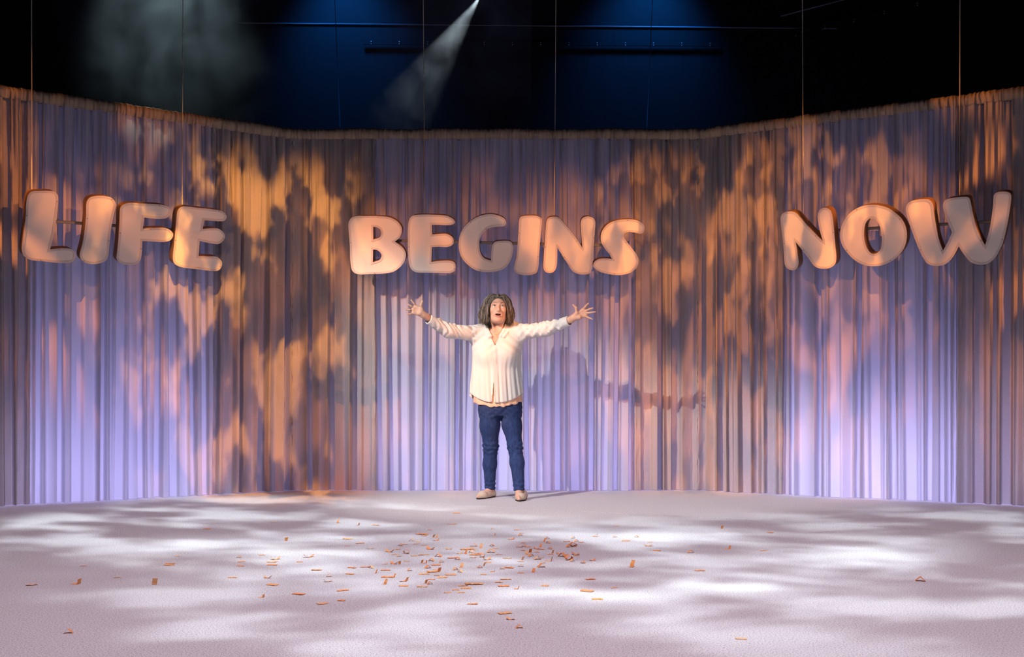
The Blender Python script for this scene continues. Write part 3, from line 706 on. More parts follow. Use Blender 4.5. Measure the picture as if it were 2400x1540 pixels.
o = bm_obj('mouth_interior', bm, M_MOUTH, person, True); o.location = H(0, -.070, -.0735)
bm = bmesh.new(); tube(bm, [H(-.016, -.083, -.0665), H(-.008, -.0885, -.0665), H(.008, -.0885, -.0665), H(.016, -.083, -.0665)], .0026, 6); bm_obj('teeth', bm, M_TEETH, person, True)

# --- shirt
def prof(X, Y, Z, rows):
    """lofted oval: rows of (z, x centre, half width, half depth, y centre)"""
    r = np.array(sorted(rows)); f = lambda i: np.interp(Z, r[:, 0], r[:, i])
    w_, d_ = f(2), f(3); q = np.sqrt(((X-f(1))/w_)**2+((Y-f(4))/d_)**2)
    return (q-1)*np.minimum(w_, d_)
def row(py, pl, pr, dep, yc=0.0):
    a, b = Lp(pl, py), Lp(pr, py); return (a[2], (a[0]+b[0])/2, (b[0]-a[0])/2, dep, yc)
TORSO = [row(762, 1136, 1204, .055, .02), row(780, 1112, 1220, .095, .01), row(800, 1104, 1227, .115, .005), row(827, 1107, 1222, .125, 0), row(868, 1105.5, 1221, .122, 0), row(910, 1101.5, 1226, .13, .005), row(950, 1099, 1229, .138, .01)]
S = Field(axis((-.66, .60, .0048)), axis((-.36, .19, .0055)), axis((.72, 1.50, .0048)))
sl, (X, Y, Z) = S.window((-9,)*3, (9,)*3)
S.F[:] = prof(X, Y, Z, TORSO)
S.cap(Lp(1122, 778, .01), Lp(1212, 775, .01), .062, .062, .04)
for px in (1143, 1186): S.ell(Lp(px, 832, -.075), (.07, .062, .075), .06)
cufL, cufR = Lp(1004, 748, -.25), Lp(1334, 752, -.25)
S.chain([SHL+np.array([.02, 0, -.004]), ELL_, cufL], (.064, .055, .0395), .035); S.chain([SHR+np.array([-.02, 0, -.004]), ELR, cufR], (.064, .055, .0385), .035)
# cuffs: thicker turned band
for (c, el) in ((cufL, ELL_), (cufR, ELR)):
    d = (c-el)/np.linalg.norm(c-el); S.cap(c-d*.045, c-d*.004, .0425, .041, .004)
    q = (X-c[0])*d[0]+(Y-c[1])*d[1]+(Z-c[2])*d[2]; near = ((X-c[0])**2+(Y-c[1])**2+(Z-c[2])**2) < .13**2
    S.F = np.where(near, np.maximum(S.F, q), S.F)
    S.cap(c-d*.03, c+d*.06, .031, .031, .002, 'sub')
# creases: rings on the sleeves, long soft folds on the body
def tri(x): return np.abs(((x/np.pi) % 2)-1)*2-1
for (a, b, c) in ((SHL, ELL_, cufL), (SHR, ELR, cufR)):
    for (p, q, f0, amp) in ((a, b, 130, .0065), (b, c, 150, .0085)):
        d = q-p; L_ = np.linalg.norm(d); d = d/L_
        t = (X-p[0])*d[0]+(Y-p[1])*d[1]+(Z-p[2])*d[2]
        rr = np.sqrt((X-p[0]-t*d[0])**2+(Y-p[1]-t*d[1])**2+(Z-p[2]-t*d[2])**2)
        wgt = np.clip(t/.05, 0, 1)*np.clip((L_+.01-t-(.05 if q is c else 0))/.04, 0, 1)*(rr < .085)
        S.F += (amp*wgt*(tri(t*f0+Z*70*np.sign(d[0])+2.2*np.sin(Z*47+Y*31)+1.5*np.sin(t*31))*.7+.5*np.sin(t*95-Z*120))).astype(np.float32)
ang = np.arctan2(X+.02, -(Y-.02)); down = np.clip((1.24-Z)/.35, 0, 1); front = np.clip(-Y*14, 0, 1)
S.F += (np.where(np.abs(X) < .26, .0052*down*(tri(ang*13+1.1*np.sin(Z*5+1))*.8+.6*np.sin(ang*27+1.5*np.sin(Z*7))), 0)).astype(np.float32)
S.F += (np.where(np.abs(X) < .24, .0035*front*np.clip((Z-1.16)/.1, 0, 1)*np.sin((Z*1.2+np.abs(X+.02)*.9)*75), 0)).astype(np.float32)
# placket strip down the front
xc = np.interp(Z, [Lp(0, 942)[2], Lp(0, 810)[2], Lp(0, 770)[2]], [Lp(1157, 942)[0], Lp(1160, 810)[0], Lp(1160, 770)[0]])
S.F -= np.where((np.abs(X-xc-.003) < .0125) & (Y < -.03), .0032, 0).astype(np.float32)
# hem, hollow underneath, slit below the last button
cx = Lp(1164, 930)[0]
zh = Lp(0, 944)[2]+.085*np.clip(np.abs(X-cx)/.225, 0, 1.2)**2.2-np.where(Y > 0, .03, 0)
S.F = np.where(np.abs(X) < .30, np.maximum(S.F, zh-Z), S.F)
inner = prof(X, Y, Z, [(r[0], r[1], r[2]-.022, r[3]-.022, r[4]) for r in TORSO])
S.F = np.where((np.abs(X) < .3) & (Z < zh+.10), np.maximum(S.F, -np.maximum(inner, Z-zh-.085)), S.F)
zs = Lp(0, 898)[2]; S.F = np.where((Y < -.05) & (Z < zs), np.maximum(S.F, .001+.055*(zs-Z)-np.abs(X-Lp(1158, 920)[0]+.3*(zs-Z)*.12)), S.F)
# open collar
za, zb = Lp(0, 812)[2], Lp(0, 764)[2]; tt = np.clip((Z-za)/(zb-za), 0, 1.4)
xl = Lp(1161, 812)[0]+(Lp(1139, 764)[0]-Lp(1161, 812)[0])*tt; xr = Lp(1161, 812)[0]+(Lp(1182, 764)[0]-Lp(1161, 812)[0])*tt
vee = np.maximum(np.maximum(xl-X, X-xr), np.maximum(za-Z, Y-.03)); S.F = np.where(np.abs(X) < .2, np.maximum(S.F, -vee), S.F)
S.cap(Lp(1167, 735, .0), Lp(1167, 776, .018), .060, .060, .006, 'sub')
col = lambda pts, r: S.chain(pts, [r]*len(pts), .004)
nb = Lp(1167, 757, .088)
col([nb, Lp(1146, 758, .06), Lp(1139, 764, .005), Lp(1142, 773, -.055), Lp(1150, 788, -.092)], .0145)
col([nb, Lp(1189, 758, .06), Lp(1186, 763, .005), Lp(1183, 772, -.055), Lp(1173, 788, -.092)], .0145)
col([Lp(1137, 770, -.02), Lp(1137, 779, -.062), Lp(1146, 790, -.097)], .013); col([Lp(1190, 768, -.02), Lp(1191, 777, -.062), Lp(1181, 789, -.095)], .013)   # turned points
shirt = S.build('shirt', M_SHIRT, person, 1); shirt['label'] = 'loose white cotton shirt, open at the neck'
del S
for py in (826, 848, 868, 888):
    z_ = Lp(0, py)[2]; x_ = float(np.interp(z_, [Lp(0, 942)[2], Lp(0, 810)[2]], [Lp(1157, 942)[0], Lp(1160, 810)[0]]))+.004
    bm = bmesh.new(); bmesh.ops.create_cone(bm, cap_ends=True, segments=12, radius1=.0052, radius2=.0045, depth=.003)
    hit = shirt.ray_cast(Vector((x_, -.5, z_)), Vector((0, 1, 0)))
    o = bm_obj('button', bm, M_BUTTON, shirt); o.rotation_euler = (math.pi/2, 0, 0); o.location = (x_, (hit[1].y if hit[0] else -.13)-.001, z_)
# fine necklace
hits = []
for px, py in ((1152, 776), (1156, 781), (1160, 785), (1164, 787), (1168, 785), (1173, 780), (1178, 775)):
    p = Lp(px, py); h_ = body.ray_cast(Vector((p[0], -.4, p[2])), Vector((0, 1, 0)))
    if h_[0]: hits.append(h_[1]+Vector((0, -.0015, 0)))
if len(hits) > 2:
    bm = bmesh.new(); tube(bm, hits, .0011, 5); bm_obj('necklace', bm, M_CHAIN, person, True)

# --- peach top under the shirt
T = Field(axis((-.26, .24, .006)), axis((-.17, .17, .006)), axis((.70, 1.32, .006)))
sl, (X, Y, Z) = T.window((-9,)*3, (9,)*3)
T.F[:] = prof(X, Y, Z, [row(953, 1111, 1229.5, .121, .008), row(925, 1109, 1222, .110, .005), row(868, 1113, 1213, .095, 0), row(827, 1116, 1212, .096, 0), row(800, 1120, 1208, .085, .005), row(762, 1136, 1204, .03, .02)])
zh = Lp(0, 953.5)[2]+.05*np.clip(np.abs(X-cx)/.22, 0, 1.2)**2+.004*np.sin(X*60+Y*30)
T.F = np.maximum(T.F, np.maximum(zh-Z, Z-Lp(0, 806)[2])); T.F += (.003*np.sin(np.arctan2(X, -Y)*14+Z*20)*np.clip((.9-Z)/.1, 0, 1)).astype(np.float32)
T.build('under_top', M_TANK, person, 1)['label'] = 'peach satin top showing below the shirt'
del T

# --- jeans
J = Field(axis((-.27, .26, .0048)), axis((-.20, .20, .0055)), axis((.03, .86, .0048)))
sl, (X, Y, Z) = J.window((-9,)*3, (9,)*3)
J.F[:] = np.maximum(prof(X, Y, Z, [row(925, 1122, 1219, .096, .012), row(945, 1120.5, 1223.5, .108, .012), row(960, 1122, 1222, .104, .012), row(985, 1130, 1214, .07, .012)]), np.maximum(Lp(0, 974)[2]-Z, Z-.845))
J.chain([Lp(1148, 962, .008), Lp(1148, 1000, .014), KNL, Lp(1148, 1088, .055), Lp(1148.5, 1144, .078)], (.0885, .079, .0605, .0545, .0435), .03)
J.chain([Lp(1197, 962, .008), Lp(1200.5, 1000, -.008), KNR, Lp(1212, 1085, -.07), Lp(1216.5, 1147, -.098)], (.0875, .076, .0585, .0560, .0435), .03)
J.ell(Lp(1173, 950, .012), (.10, .108, .075), .03)
for (kn, an, s_) in ((KNL, ANL, 1), (KNR, ANR, 2)):
    side = np.abs(X-np.interp(Z, [an[2], kn[2]], [an[0], kn[0]])) < .09
    for (z0, sp, am) in ((kn[2]-.015, .05, .006), (an[2]+.03, .04, .004), (kn[2]+.27, .05, .003)):
        wgt = np.exp(-((Z-z0)/sp)**2)*side
        J.F += (am*wgt*(tri(Z*170+X*45*s_+1.7*np.sin(X*50+s_))*.8+.4*np.sin(Z*110-X*90))).astype(np.float32)
for an in (Lp(1148.5, 1146, .078), Lp(1216.5, 1149, -.098)):
    near = (np.abs(X-an[0]) < .07)
    J.F = np.where(near & (Z < an[2]+.05), np.maximum(J.F, an[2]+.25*(X-an[0])*(-1 if an[0] < 0 else .6)*.5-Z), J.F)
    J.F -= np.where(near & (Z < an[2]+.016), .0025, 0).astype(np.float32)
J.build('jeans', M_JEANS, person, 1)['label'] = 'dark blue straight jeans'
del J

# --- flat shoes
for (toe, heel, an) in ((TOEL, HEELL, ANL), (TOER, HEELR, ANR)):
    toe, heel = toe.copy(), heel.copy(); d = toe-heel; d[2] = 0; L_ = np.linalg.norm(d); d /= L_; sd = np.array([-d[1], d[0], 0])
    toe = heel+d*min(max(L_, .19), .21)
    lo_, hi_ = np.minimum(toe, heel)-.06, np.maximum(toe, heel)+.06
    K = Field(axis((lo_[0], hi_[0], .0035)), axis((lo_[1], hi_[1], .0035)), axis((-.006, .10, .0035)))
    g = lambda t, z: heel+d*(t*.20)+np.array([0, 0, z-heel[2]])
    K.cap(g(.05, .03), g(.45, .026), .033, .035, .02); K.cap(g(.45, .024), g(.80, .022), .035, .039, .02); K.cap(g(.80, .020), g(1.04, .016), .038, .022, .02)
    K.cap(g(0.04, .05), g(0.0, .02), .027, .03, .02)
    sl, (X, Y, Z) = K.window((-9,)*3, (9,)*3); K.F = np.maximum(K.F, .0085-Z)
    K.cap(g(.12, .085), g(.55, .07), .030, .024, .006, 'sub')
    sh = K.build('shoe', M_SHOE, person, 1); sh['label'] = 'flat taupe suede shoe'
    SO = Field(axis((lo_[0], hi_[0], .0035)), axis((lo_[1], hi_[1], .0035)), axis((-.006, .03, .0030)))
    SO.cap(g(.03, .01), g(.45, .01), .031, .033, .02); SO.cap(g(.45, .01), g(.80, .01), .033, .038, .02); SO.cap(g(.80, .01), g(1.06, .01), .038, .022, .02)
    sl, (X, Y, Z) = SO.window((-9,)*3, (9,)*3); SO.F = np.maximum(SO.F, np.maximum(Z-.0095, .0005-Z)); SO.build('sole', M_SOLE, sh, 0)

# --- hair: a soft mass with separate wavy locks over it
A_ = Field(axis((-.22, .16, .0045)), axis((-.17, .17, .0045)), axis((1.38, 1.72, .0045)))
def ah(c, r, k=.02, mode='add'): A_.ell(H(*c), r, k, mode, HR)
ah((0, .026, .036), (.079, .096, .085), .02); ah((0, .075, -.030), (.098, .050, .100), .04)
A_.chain([H(-.050, -.040, .088), H(-.080, -.018, .048), H(-.104, .0, -.015), H(-.120, .01, -.060), H(-.095, .02, -.112)], (.020, .026, .030, .032, .022), .03)
A_.chain([H(.047, -.040, .088), H(.074, -.018, .048), H(.092, .0, -.015), H(.106, .01, -.058), H(.086, .02, -.106)], (.020, .026, .029, .032, .022), .03)
ah((0, -.115, -.030), (.0600, .105, .107), .012, 'sub'); ah((0, -.06, -.10), (.06, .06, .05), .01, 'sub')
hair = A_.build('hair', M_HAIR, person, 2); hair['label'] = 'wavy grey brown shoulder length hair'
del A_
bm = bmesh.new(); rr = random.Random(5); marks = []
for i in range(1500):
    sx = -1 if i % 2 else 1
    u = rr.random()**1.3; y0 = -.062+.17*u; w_ = rr.random()
    top = (sx*.004+rr.uniform(-.004, .004), y0, .124-2.2*(y0-.02)**2)
    wide = (.130 if sx < 0 else .114)*(.80+.34*w_)
    zend = -.150+.085*rr.random()+(.02 if u > .6 else 0)
    yb = -.058+.13*u
    if i % 3 == 0:                        # locks framing the face
        e = rr.random(); top = (sx*.003+rr.uniform(-.003, .003), -.082+.03*e, .108+.008*e)
        P0, P1, P2, P3 = [np.array(p) for p in (top, (sx*(.036+.03*e), -.104+.04*e, .104+.012*e), (sx*(.074+.018*e), -.095+.05*e, .03), (sx*(.070+.05*e), -.055+.03*e, -.135+.05*rr.random()))]
        if i % 2 == 0 or i % 9 == 0:      # lowest ones, along the hairline
            P0, P1, P2, P3 = [np.array(p) for p in ((sx*.002+rr.uniform(-.004, .004), -.090+.01*e, .086+.014*e), (sx*.032, -.104, .092+.01*e), (sx*(.064+.008*e), -.094, .062), (sx*(.074+.012*e), -.066, -.03-.08*e))]
    else: P0, P1, P2, P3 = [np.array(p) for p in (top, (sx*.085, y0*.95, .125), (sx*(wide+.01), yb, .0), (sx*wide*(.72+.36*rr.random()), yb*.7+.006, zend))]
    ph, am, fr = rr.uniform(0, 6.28), rr.uniform(.0008, .0038), rr.uniform(6, 11); lift = rr.uniform(-.0005, .005)
    pts = []; n = 20
    for k in range(n):
        t = k/(n-1); q = P0*(1-t)**3+3*P1*t*(1-t)**2+3*P2*t*t*(1-t)+P3*t**3
        q = Vector(H(*q)); ok, loc, nrm, _ = hair.closest_point_on_mesh(q)
        if t < .8: q = loc+nrm*lift
        else: q = q.lerp(loc+nrm*lift, max(0, 1-(t-.8)*5))
        a = am*(min(1, t*1.6)+max(0, t-.45)*2.2)
        pts.append(q+Vector((sx*a*.7*math.sin(fr*t+ph), a*math.cos(fr*t*1.1+ph), .4*a*math.sin(fr*t*.8+ph))))
    r0 = rr.uniform(.0009, .0021); nf = len(bm.faces)
    tube(bm, pts, [r0*(.6+.6*math.sin(math.pi*min(1, .15+.85*k/(n-1)))) if k < n-1 else .0004 for k in range(n)], 5)
    marks.append((nf, 1 if rr.random() < .38 else 0))
bm.faces.ensure_lookup_table(); marks.append((len(bm.faces), 0))
for (a, mi), (b, _) in zip(marks, marks[1:]):
    for k in range(a, b): bm.faces[k].material_index = mi
me = bpy.data.meshes.new('lock'); bm.to_mesh(me); bm.free(); me.materials.append(M_HAIR); me.materials.append(M_HAIR2)
lk = link('hair_locks', me, None, hair, True); lk['kind'] = 'stuff'
# ------------------------------------------------------------------ paper scraps on the carpet
M_PAPER = [mat('orange_paper', (0.95, 0.47, 0.18), 0.7, translucent=0.3), mat('light_orange_paper', (0.97, 0.58, 0.28), 0.7, translucent=0.3), mat('deep_orange_paper', (0.92, 0.38, 0.15), 0.7, translucent=0.25)]
def scrap_mesh(kind, l, w, rnd):
    """a paper strip 0.7 mm thick, bent along its length; kinds: flat, curl, fold, stand, tent, loop"""
    n = 8; path = []
    if kind == 'flat': path = [(-l/2+l*t/n, .0015+.003*rnd.random()) for t in range(n+1)]
    elif kind == 'curl': path = [(-l/2+l*t/n, .002+.016*(2*t/n-1)**2) for t in range(n+1)]
    elif kind == 'fold': path = [(-l*.5+l*.6*min(1, t/4), .002) if t <= 4 else (l*.1+l*.10*(t-4)/4, .002+l*.42*(t-4)/4) for t in range(n+1)]
    elif kind == 'stand': path = [(-l*.22+l*.22*t/3, .002) if t <= 3 else (l*.20*(t-3)/5+l*.03*math.sin(t), .002+l*.54*(t-3)/5) for t in range(n+1)]
    elif kind == 'tent': path = [(-l*.42+l*.84*t/n, .002+l*.36*(1-abs(2*t/n-1))) for t in range(n+1)]
    elif kind == 'loop': path = [(l*.28*math.sin(2*math.pi*t/n*.86), l*.17*(1-math.cos(2*math.pi*t/n*.86))+.002) for t in range(n+1)]
    tw = rnd.uniform(-.35, .35); V, F = [], []; th = .0007
    for k, (x, z) in enumerate(path):
        sk = tw*(k/n-.5)*w*.5; ww = w*(1+rnd.uniform(-.12, .12))/2
        V += [(x+sk, -ww, z), (x-sk, ww, z+tw*.004), (x-sk, ww, z+th+tw*.004), (x+sk, -ww, z+th)]
    for k in range(n):
        a, b = 4*k, 4*k+4
        for q in range(4): F.append((a+q, a+(q+1) % 4, b+(q+1) % 4, b+q))
    F += [(3, 2, 1, 0), (4*n, 4*n+1, 4*n+2, 4*n+3)]
    zmin = min(v[2] for v in V); V = [(x, y, z-zmin+.0005) for x, y, z in V]
    me = bpy.data.meshes.new('paper_scrap'); me.from_pydata(V, [], F); me.update(); return me
prnd = random.Random(9)
POOL = {}
for kd in ('flat', 'curl', 'fold', 'stand', 'tent', 'loop'):
    POOL[kd] = []
    for q in range(4):
        for m_ in M_PAPER:
            me = scrap_mesh(kd, 1.0*.062, .024+.008*q/3, prnd); me.materials.append(m_); POOL[kd].append(me)
K5 = 4.8; G8 = 8.0
SC_A = [  # 600..1100 x 1180..1440 at 4.8: column, row of the foot, width, kind
 (195,212,75,'f'),(918,220,40,'s'),(1150,245,50,'d'),(1345,245,80,'f'),(340,420,38,'s'),(1028,400,100,'f'),(1022,480,55,'f'),(1170,450,90,'f'),(65,582,50,'f'),(220,630,95,'c'),(175,662,110,'f'),(215,655,60,'f'),(180,695,115,'f'),
 (490,660,65,'f'),(595,605,105,'c'),(683,750,120,'f'),(820,825,50,'t'),(812,882,95,'c'),(130,840,85,'c'),(185,918,120,'f'),(75,1060,50,'d'),(480,1022,130,'f'),(975,982,120,'f'),(960,1095,70,'f'),(750,1130,110,'f'),(1055,795,100,'f'),(1080,725,90,'f'),(1225,718,100,'f')]
SC_B = [  # 860..1160 x 1220..1400 at 8
 (165,88,130,'f'),(1620,70,110,'f'),(1535,70,60,'f'),(1175,182,85,'f'),(1040,262,220,'f'),(1070,295,130,'c'),(1250,318,45,'s'),(1310,325,45,'s'),(1295,378,110,'c'),(840,388,110,'t'),(995,402,120,'d'),(630,475,70,'t'),(710,450,120,'f'),(920,440,100,'f'),(1070,465,110,'f'),
 (65,530,140,'c'),(430,590,150,'c'),(605,545,120,'d'),(1195,540,140,'c'),(1535,540,120,'c'),(515,645,70,'f'),(605,675,90,'t'),(740,620,120,'l'),(890,665,140,'f'),(1020,650,70,'f'),(1110,645,65,'f'),(1340,680,130,'t'),(1620,705,200,'f'),(1700,735,100,'t'),
 (370,820,70,'d'),(510,815,130,'c'),(612,825,60,'s'),(745,770,110,'f'),(1030,800,45,'s'),(1100,800,60,'d'),(1210,760,110,'t'),(1400,785,100,'t'),(1300,840,170,'f'),(1145,895,110,'t'),(1355,960,80,'s'),(1290,925,90,'f'),(1240,965,220,'f'),
 (80,895,95,'t'),(170,990,65,'s'),(350,935,180,'f'),(510,1070,65,'s'),(390,1065,240,'f'),(800,945,90,'t'),(340,1195,90,'s'),(745,1140,75,'s'),(680,1145,120,'c'),(690,1230,170,'f'),(1070,1005,200,'f'),(1310,1040,80,'t'),(1410,1072,200,'f'),(1575,1020,200,'f'),
 (1215,1110,100,'f'),(1105,1180,50,'s'),(1180,1195,95,'t'),(1035,1245,200,'f'),(1770,885,80,'s'),(1660,930,100,'t'),(1750,970,75,'t'),(1800,1225,180,'f'),(1860,1275,200,'f'),(2010,1195,340,'f'),(1665,1305,100,'f'),(1765,1355,80,'f'),(1515,1355,110,'f'),
 (2000,485,140,'t'),(2135,520,80,'s'),(2340,480,60,'t'),(1880,545,240,'f'),(2050,570,80,'t'),(1740,625,110,'c'),(1850,625,60,'s'),(1950,605,60,'t'),(2030,645,220,'f'),(2080,625,130,'f'),(2320,600,150,'t'),(1995,700,130,'c'),(2160,690,120,'l'),(2250,735,150,'c'),(2270,790,140,'f'),(2195,855,70,'s'),(2120,890,75,'t'),(2190,1015,70,'f')]
SC_C = [  # 1140..1440 x 1220..1400 at 8
 (120,170,65,'t'),(145,285,90,'d'),(575,180,110,'f'),(655,238,80,'f'),(635,285,60,'t'),(465,355,130,'c'),(110,480,70,'t'),(95,600,150,'t'),(180,530,90,'f'),(230,645,75,'f'),(1145,345,75,'t'),(1085,400,60,'s'),(1160,430,90,'t'),(690,425,90,'f'),(620,505,130,'t'),(705,490,90,'t'),(785,500,60,'f'),
 (685,565,75,'f'),(945,530,110,'c'),(1015,500,50,'s'),(1010,545,140,'f'),(1195,535,80,'t'),(820,605,75,'s'),(745,640,65,'s'),(835,670,100,'t'),(950,595,70,'f'),(960,730,140,'t'),(1020,705,90,'f'),(1240,615,60,'s'),(1195,635,110,'f'),(1365,630,105,'c'),(1420,675,150,'t'),(1510,670,75,'t'),(1675,635,150,'c'),(1690,660,110,'f'),
 (1625,335,75,'t'),(1505,395,130,'f'),(1690,395,80,'t'),(1780,410,100,'f'),(1560,500,130,'t'),(1640,490,130,'l'),(1610,470,150,'t'),(2060,300,120,'d'),(390,710,170,'f'),(640,770,120,'f'),(675,740,50,'s'),(1200,760,150,'d'),(1550,745,140,'l'),(1610,765,90,'t'),(1810,800,85,'t'),(1985,755,110,'c'),(1055,800,110,'f'),(1030,875,150,'t'),
 (650,865,75,'t'),(300,910,75,'t'),(420,890,180,'f'),(135,960,85,'d'),(880,970,60,'s'),(650,985,80,'f'),(360,1105,195,'f'),(235,1165,150,'f'),(325,1235,205,'f'),(585,1285,110,'d'),(1100,1225,150,'f'),(1950,1105,180,'f'),(1885,1325,220,'f')]
SC_D = [  # single scraps further out, in photograph columns and rows
 (75,1372,22,'c'),(182,1369,24,'d'),(275,1354,14,'f'),(362,1371,16,'s'),(196,1327,13,'f'),(399,1322,22,'f'),(396,1325,22,'f'),(416,1304,10,'f'),(160,1484,22,'t'),(485,1240,18,'f'),(560,1307,10,'t'),(566,1317,16,'f'),(563,1327,18,'f'),(545,1354,22,'f'),
 (1445,1233,12,'f'),(1492,1259,10,'t'),(1441,1259,11,'t'),(1467,1268,20,'f'),(1524,1271,10,'f'),(1519,1280,20,'c'),(1539,1291,18,'f'),(1692,1239,7,'s'),(1806,1249,15,'f'),(1619,1296,16,'t'),(1708,1287,16,'d'),(1790,1291,17,'f'),(1481,1329,15,'s'),(1640,1338,24,'f'),(1440,1378,16,'f'),(1400,1405,26,'f'),
 (2157,1362,22,'t'),(1737,1498,26,'f'),(1108,1416,24,'f'),(1184,1438,30,'f'),(1197,1452,20,'c'),(1217,1472,17,'t'),(1070,1203,17,'f')]
KD = {'f': 'flat', 'c': 'curl', 'd': 'fold', 's': 'stand', 't': 'tent', 'l': 'loop'}
items = [(600+x/K5, 1180+y/K5, w_/K5, k, 0) for x, y, w_, k in SC_A]+[(860+x/G8, 1220+y/G8, w_/G8, k, 1) for x, y, w_, k in SC_B]+[(1140+x/G8, 1220+y/G8, w_/G8, k, 2) for x, y, w_, k in SC_C]+[(x, y, w_, k, 3) for x, y, w_, k in SC_D]
WORD = {'f': 'flat orange paper strip', 'c': 'curled orange paper strip', 'd': 'half-bent orange paper strip', 's': 'upright orange paper scrap', 't': 'creased orange paper scrap', 'l': 'looped orange paper strip'}
ORD = 'first second third fourth fifth sixth seventh eighth ninth tenth eleventh twelfth thirteenth fourteenth fifteenth sixteenth'.split()
EDGES = [1246, 1262, 1276, 1287, 1298, 1310, 1322, 1336, 1352, 1372, 1400, 1600]
LONE = {(2157,1362): 'lone orange paper scrap far out on the right of the carpet', (1737,1498): 'lone orange paper scrap nearest the viewer, right of centre', (160,1484): 'lone orange paper scrap nearest the viewer, at the lower left',
        (75,1372): 'leftmost orange paper scrap, curled, on the pale carpet', (182,1369): 'bent orange paper scrap, second from the left edge', (275,1354): 'small orange scrap, third from the left edge', (362,1371): 'upright orange scrap, fourth from the left edge',
        (1806,1249): 'thin orange paper strip furthest right near the carpet seam', (1692,1239): 'tiny upright orange scrap just in front of the carpet seam', (1790,1291): 'flat orange strip at the right rim of the scatter',
        (1217,1472): 'crumpled orange scrap closest to the viewer in the middle', (1481,1329): 'large upright orange square right of the main heap', (485,1240): 'thin orange strip alone in the upper left of the scatter', (1070,1203): 'orange paper strip closest to the feet of the performer'}
for (px, py, w_, k, src) in items:
    p = on_floor(px, py); sc = p.y/FPX; wm = w_*sc
    me = prnd.choice(POOL[KD[k]])
    o = bpy.data.objects.new('paper_scrap', me); COL.objects.link(o)
    o.location = (p.x, p.y, 0.0005)
    nat = {'f': .062, 'c': .062, 'd': .055, 's': .032, 't': .054, 'l': .040}[k]
    yaw = prnd.uniform(-.5, .5) if k != 's' else prnd.choice([-1, 1])*prnd.uniform(.5, 1.25)
    if k == 's': nat = .034
    f_ = min(max(wm/(nat*max(.45, abs(math.cos(yaw)) if k != 's' else 1)), .5), 1.4)
    o.rotation_euler = (prnd.uniform(-.05, .05), 0, yaw); o.scale = (f_, f_*prnd.uniform(.9, 1.3) if k != 's' else f_, f_)
    if (px, py) in LONE: lb = LONE[(px, py)]
    else:
        b_ = next(q for q, e in enumerate(EDGES) if py < e)
        rank = sorted((x for x, y, _, kk, _s in items if kk == k and (x, y) not in LONE and next(q for q, e in enumerate(EDGES) if y < e) == b_)).index(px)
        lb = '%s, %s of its kind from the left, %s row from the back' % (WORD[k], ORD[rank], ORD[b_])
    tag(o, lb, 'paper scrap', 'orange paper scraps on the carpet')

# ------------------------------------------------------------------ rigging above and behind the curtains
M_PIPE = mat('painted_steel_pipe', (0.22, 0.22, 0.25), 0.5, 0.2); M_STUD = mat('bright_steel_stud', (0.75, 0.75, 0.75), 0.35, 0.6); M_CABLE = mat('thin_steel_cable', (0.07, 0.07, 0.08), 0.5, 0.2)
def seg(name, a, b, r, m, n=8):
    mid = (a+b)/2; bm = bmesh.new(); tube(bm, [a-mid, b-mid], r, n); o = bm_obj(name, bm, m, None, True); o.location = mid; return o
o = seg('flying_pipe', at_depth(560, 54, 13.985), at_depth(1960, 67, 13.985), .009, M_PIPE); tag(o, 'thin horizontal flying pipe across the black back wall', 'pipe')
o = seg('flying_pipe', at_depth(1830, 38, 13.99), at_depth(2090, -30, 12.6), .009, M_PIPE); tag(o, 'slanting flying pipe at the upper right', 'pipe')
o = seg('hanging_cable', at_depth(783, -40, 13.3), at_depth(797, 300, 13.3), .0045, M_CABLE); tag(o, 'thin cable hanging in the left blue glow', 'cable', 'cables in the blue light')
o = seg('hanging_cable', at_depth(1531, -40, 13.3), at_depth(1516, 300, 13.3), .0045, M_CABLE); tag(o, 'thin cable hanging in the right blue glow', 'cable', 'cables in the blue light')
def studded(name, label, pts, Y):
    root = empty(name, at_depth(pts[0][0], pts[0][1], Y(0))); tag(root, label, 'beam')
    a = at_depth(pts[0][0]-20, pts[0][1], Y(0)+.02); b = at_depth(pts[-1][0]+20, pts[-1][1], Y(1)+.02)
    bm = bmesh.new(); d = b-a; c = (a+b)/2-root.location
    Mx = Matrix((d.normalized(), Vector((0, 0, 1)).cross(d.normalized()).normalized(), d.normalized().cross(Vector((0, 0, 1)).cross(d.normalized()).normalized()))).transposed()
    box(bm, c, (d.length, .02, .05), Mx); bm_obj('beam', bm, M_BLACK, root)
    me = None
    for i, (x, y) in enumerate(pts):
        for dy in (-2.6, 2.6):
            p = at_depth(x, y+dy, Y(i/(len(pts)-1)))-root.location
            if me is None:
                b2 = bmesh.new(); bmesh.ops.create_uvsphere(b2, u_segments=8, v_segments=6, radius=.008); me = bpy.data.meshes.new('stud'); b2.to_mesh(me); b2.free()
            s = link('stud', me, M_STUD, root, True); s.location = p
studded('studded_beam', 'black beam with a row of paired bright studs at the back', [(870+66.2*i, 100+.35*i) for i in range(13)], lambda t: 13.93)
studded('studded_beam', 'black beam with paired studs rising to the upper right', [(1865, 81), (1934, 64), (2001, 48), (2072, 29), (2150, 10), (2230, -11)], lambda t: 13.93-.6*t)
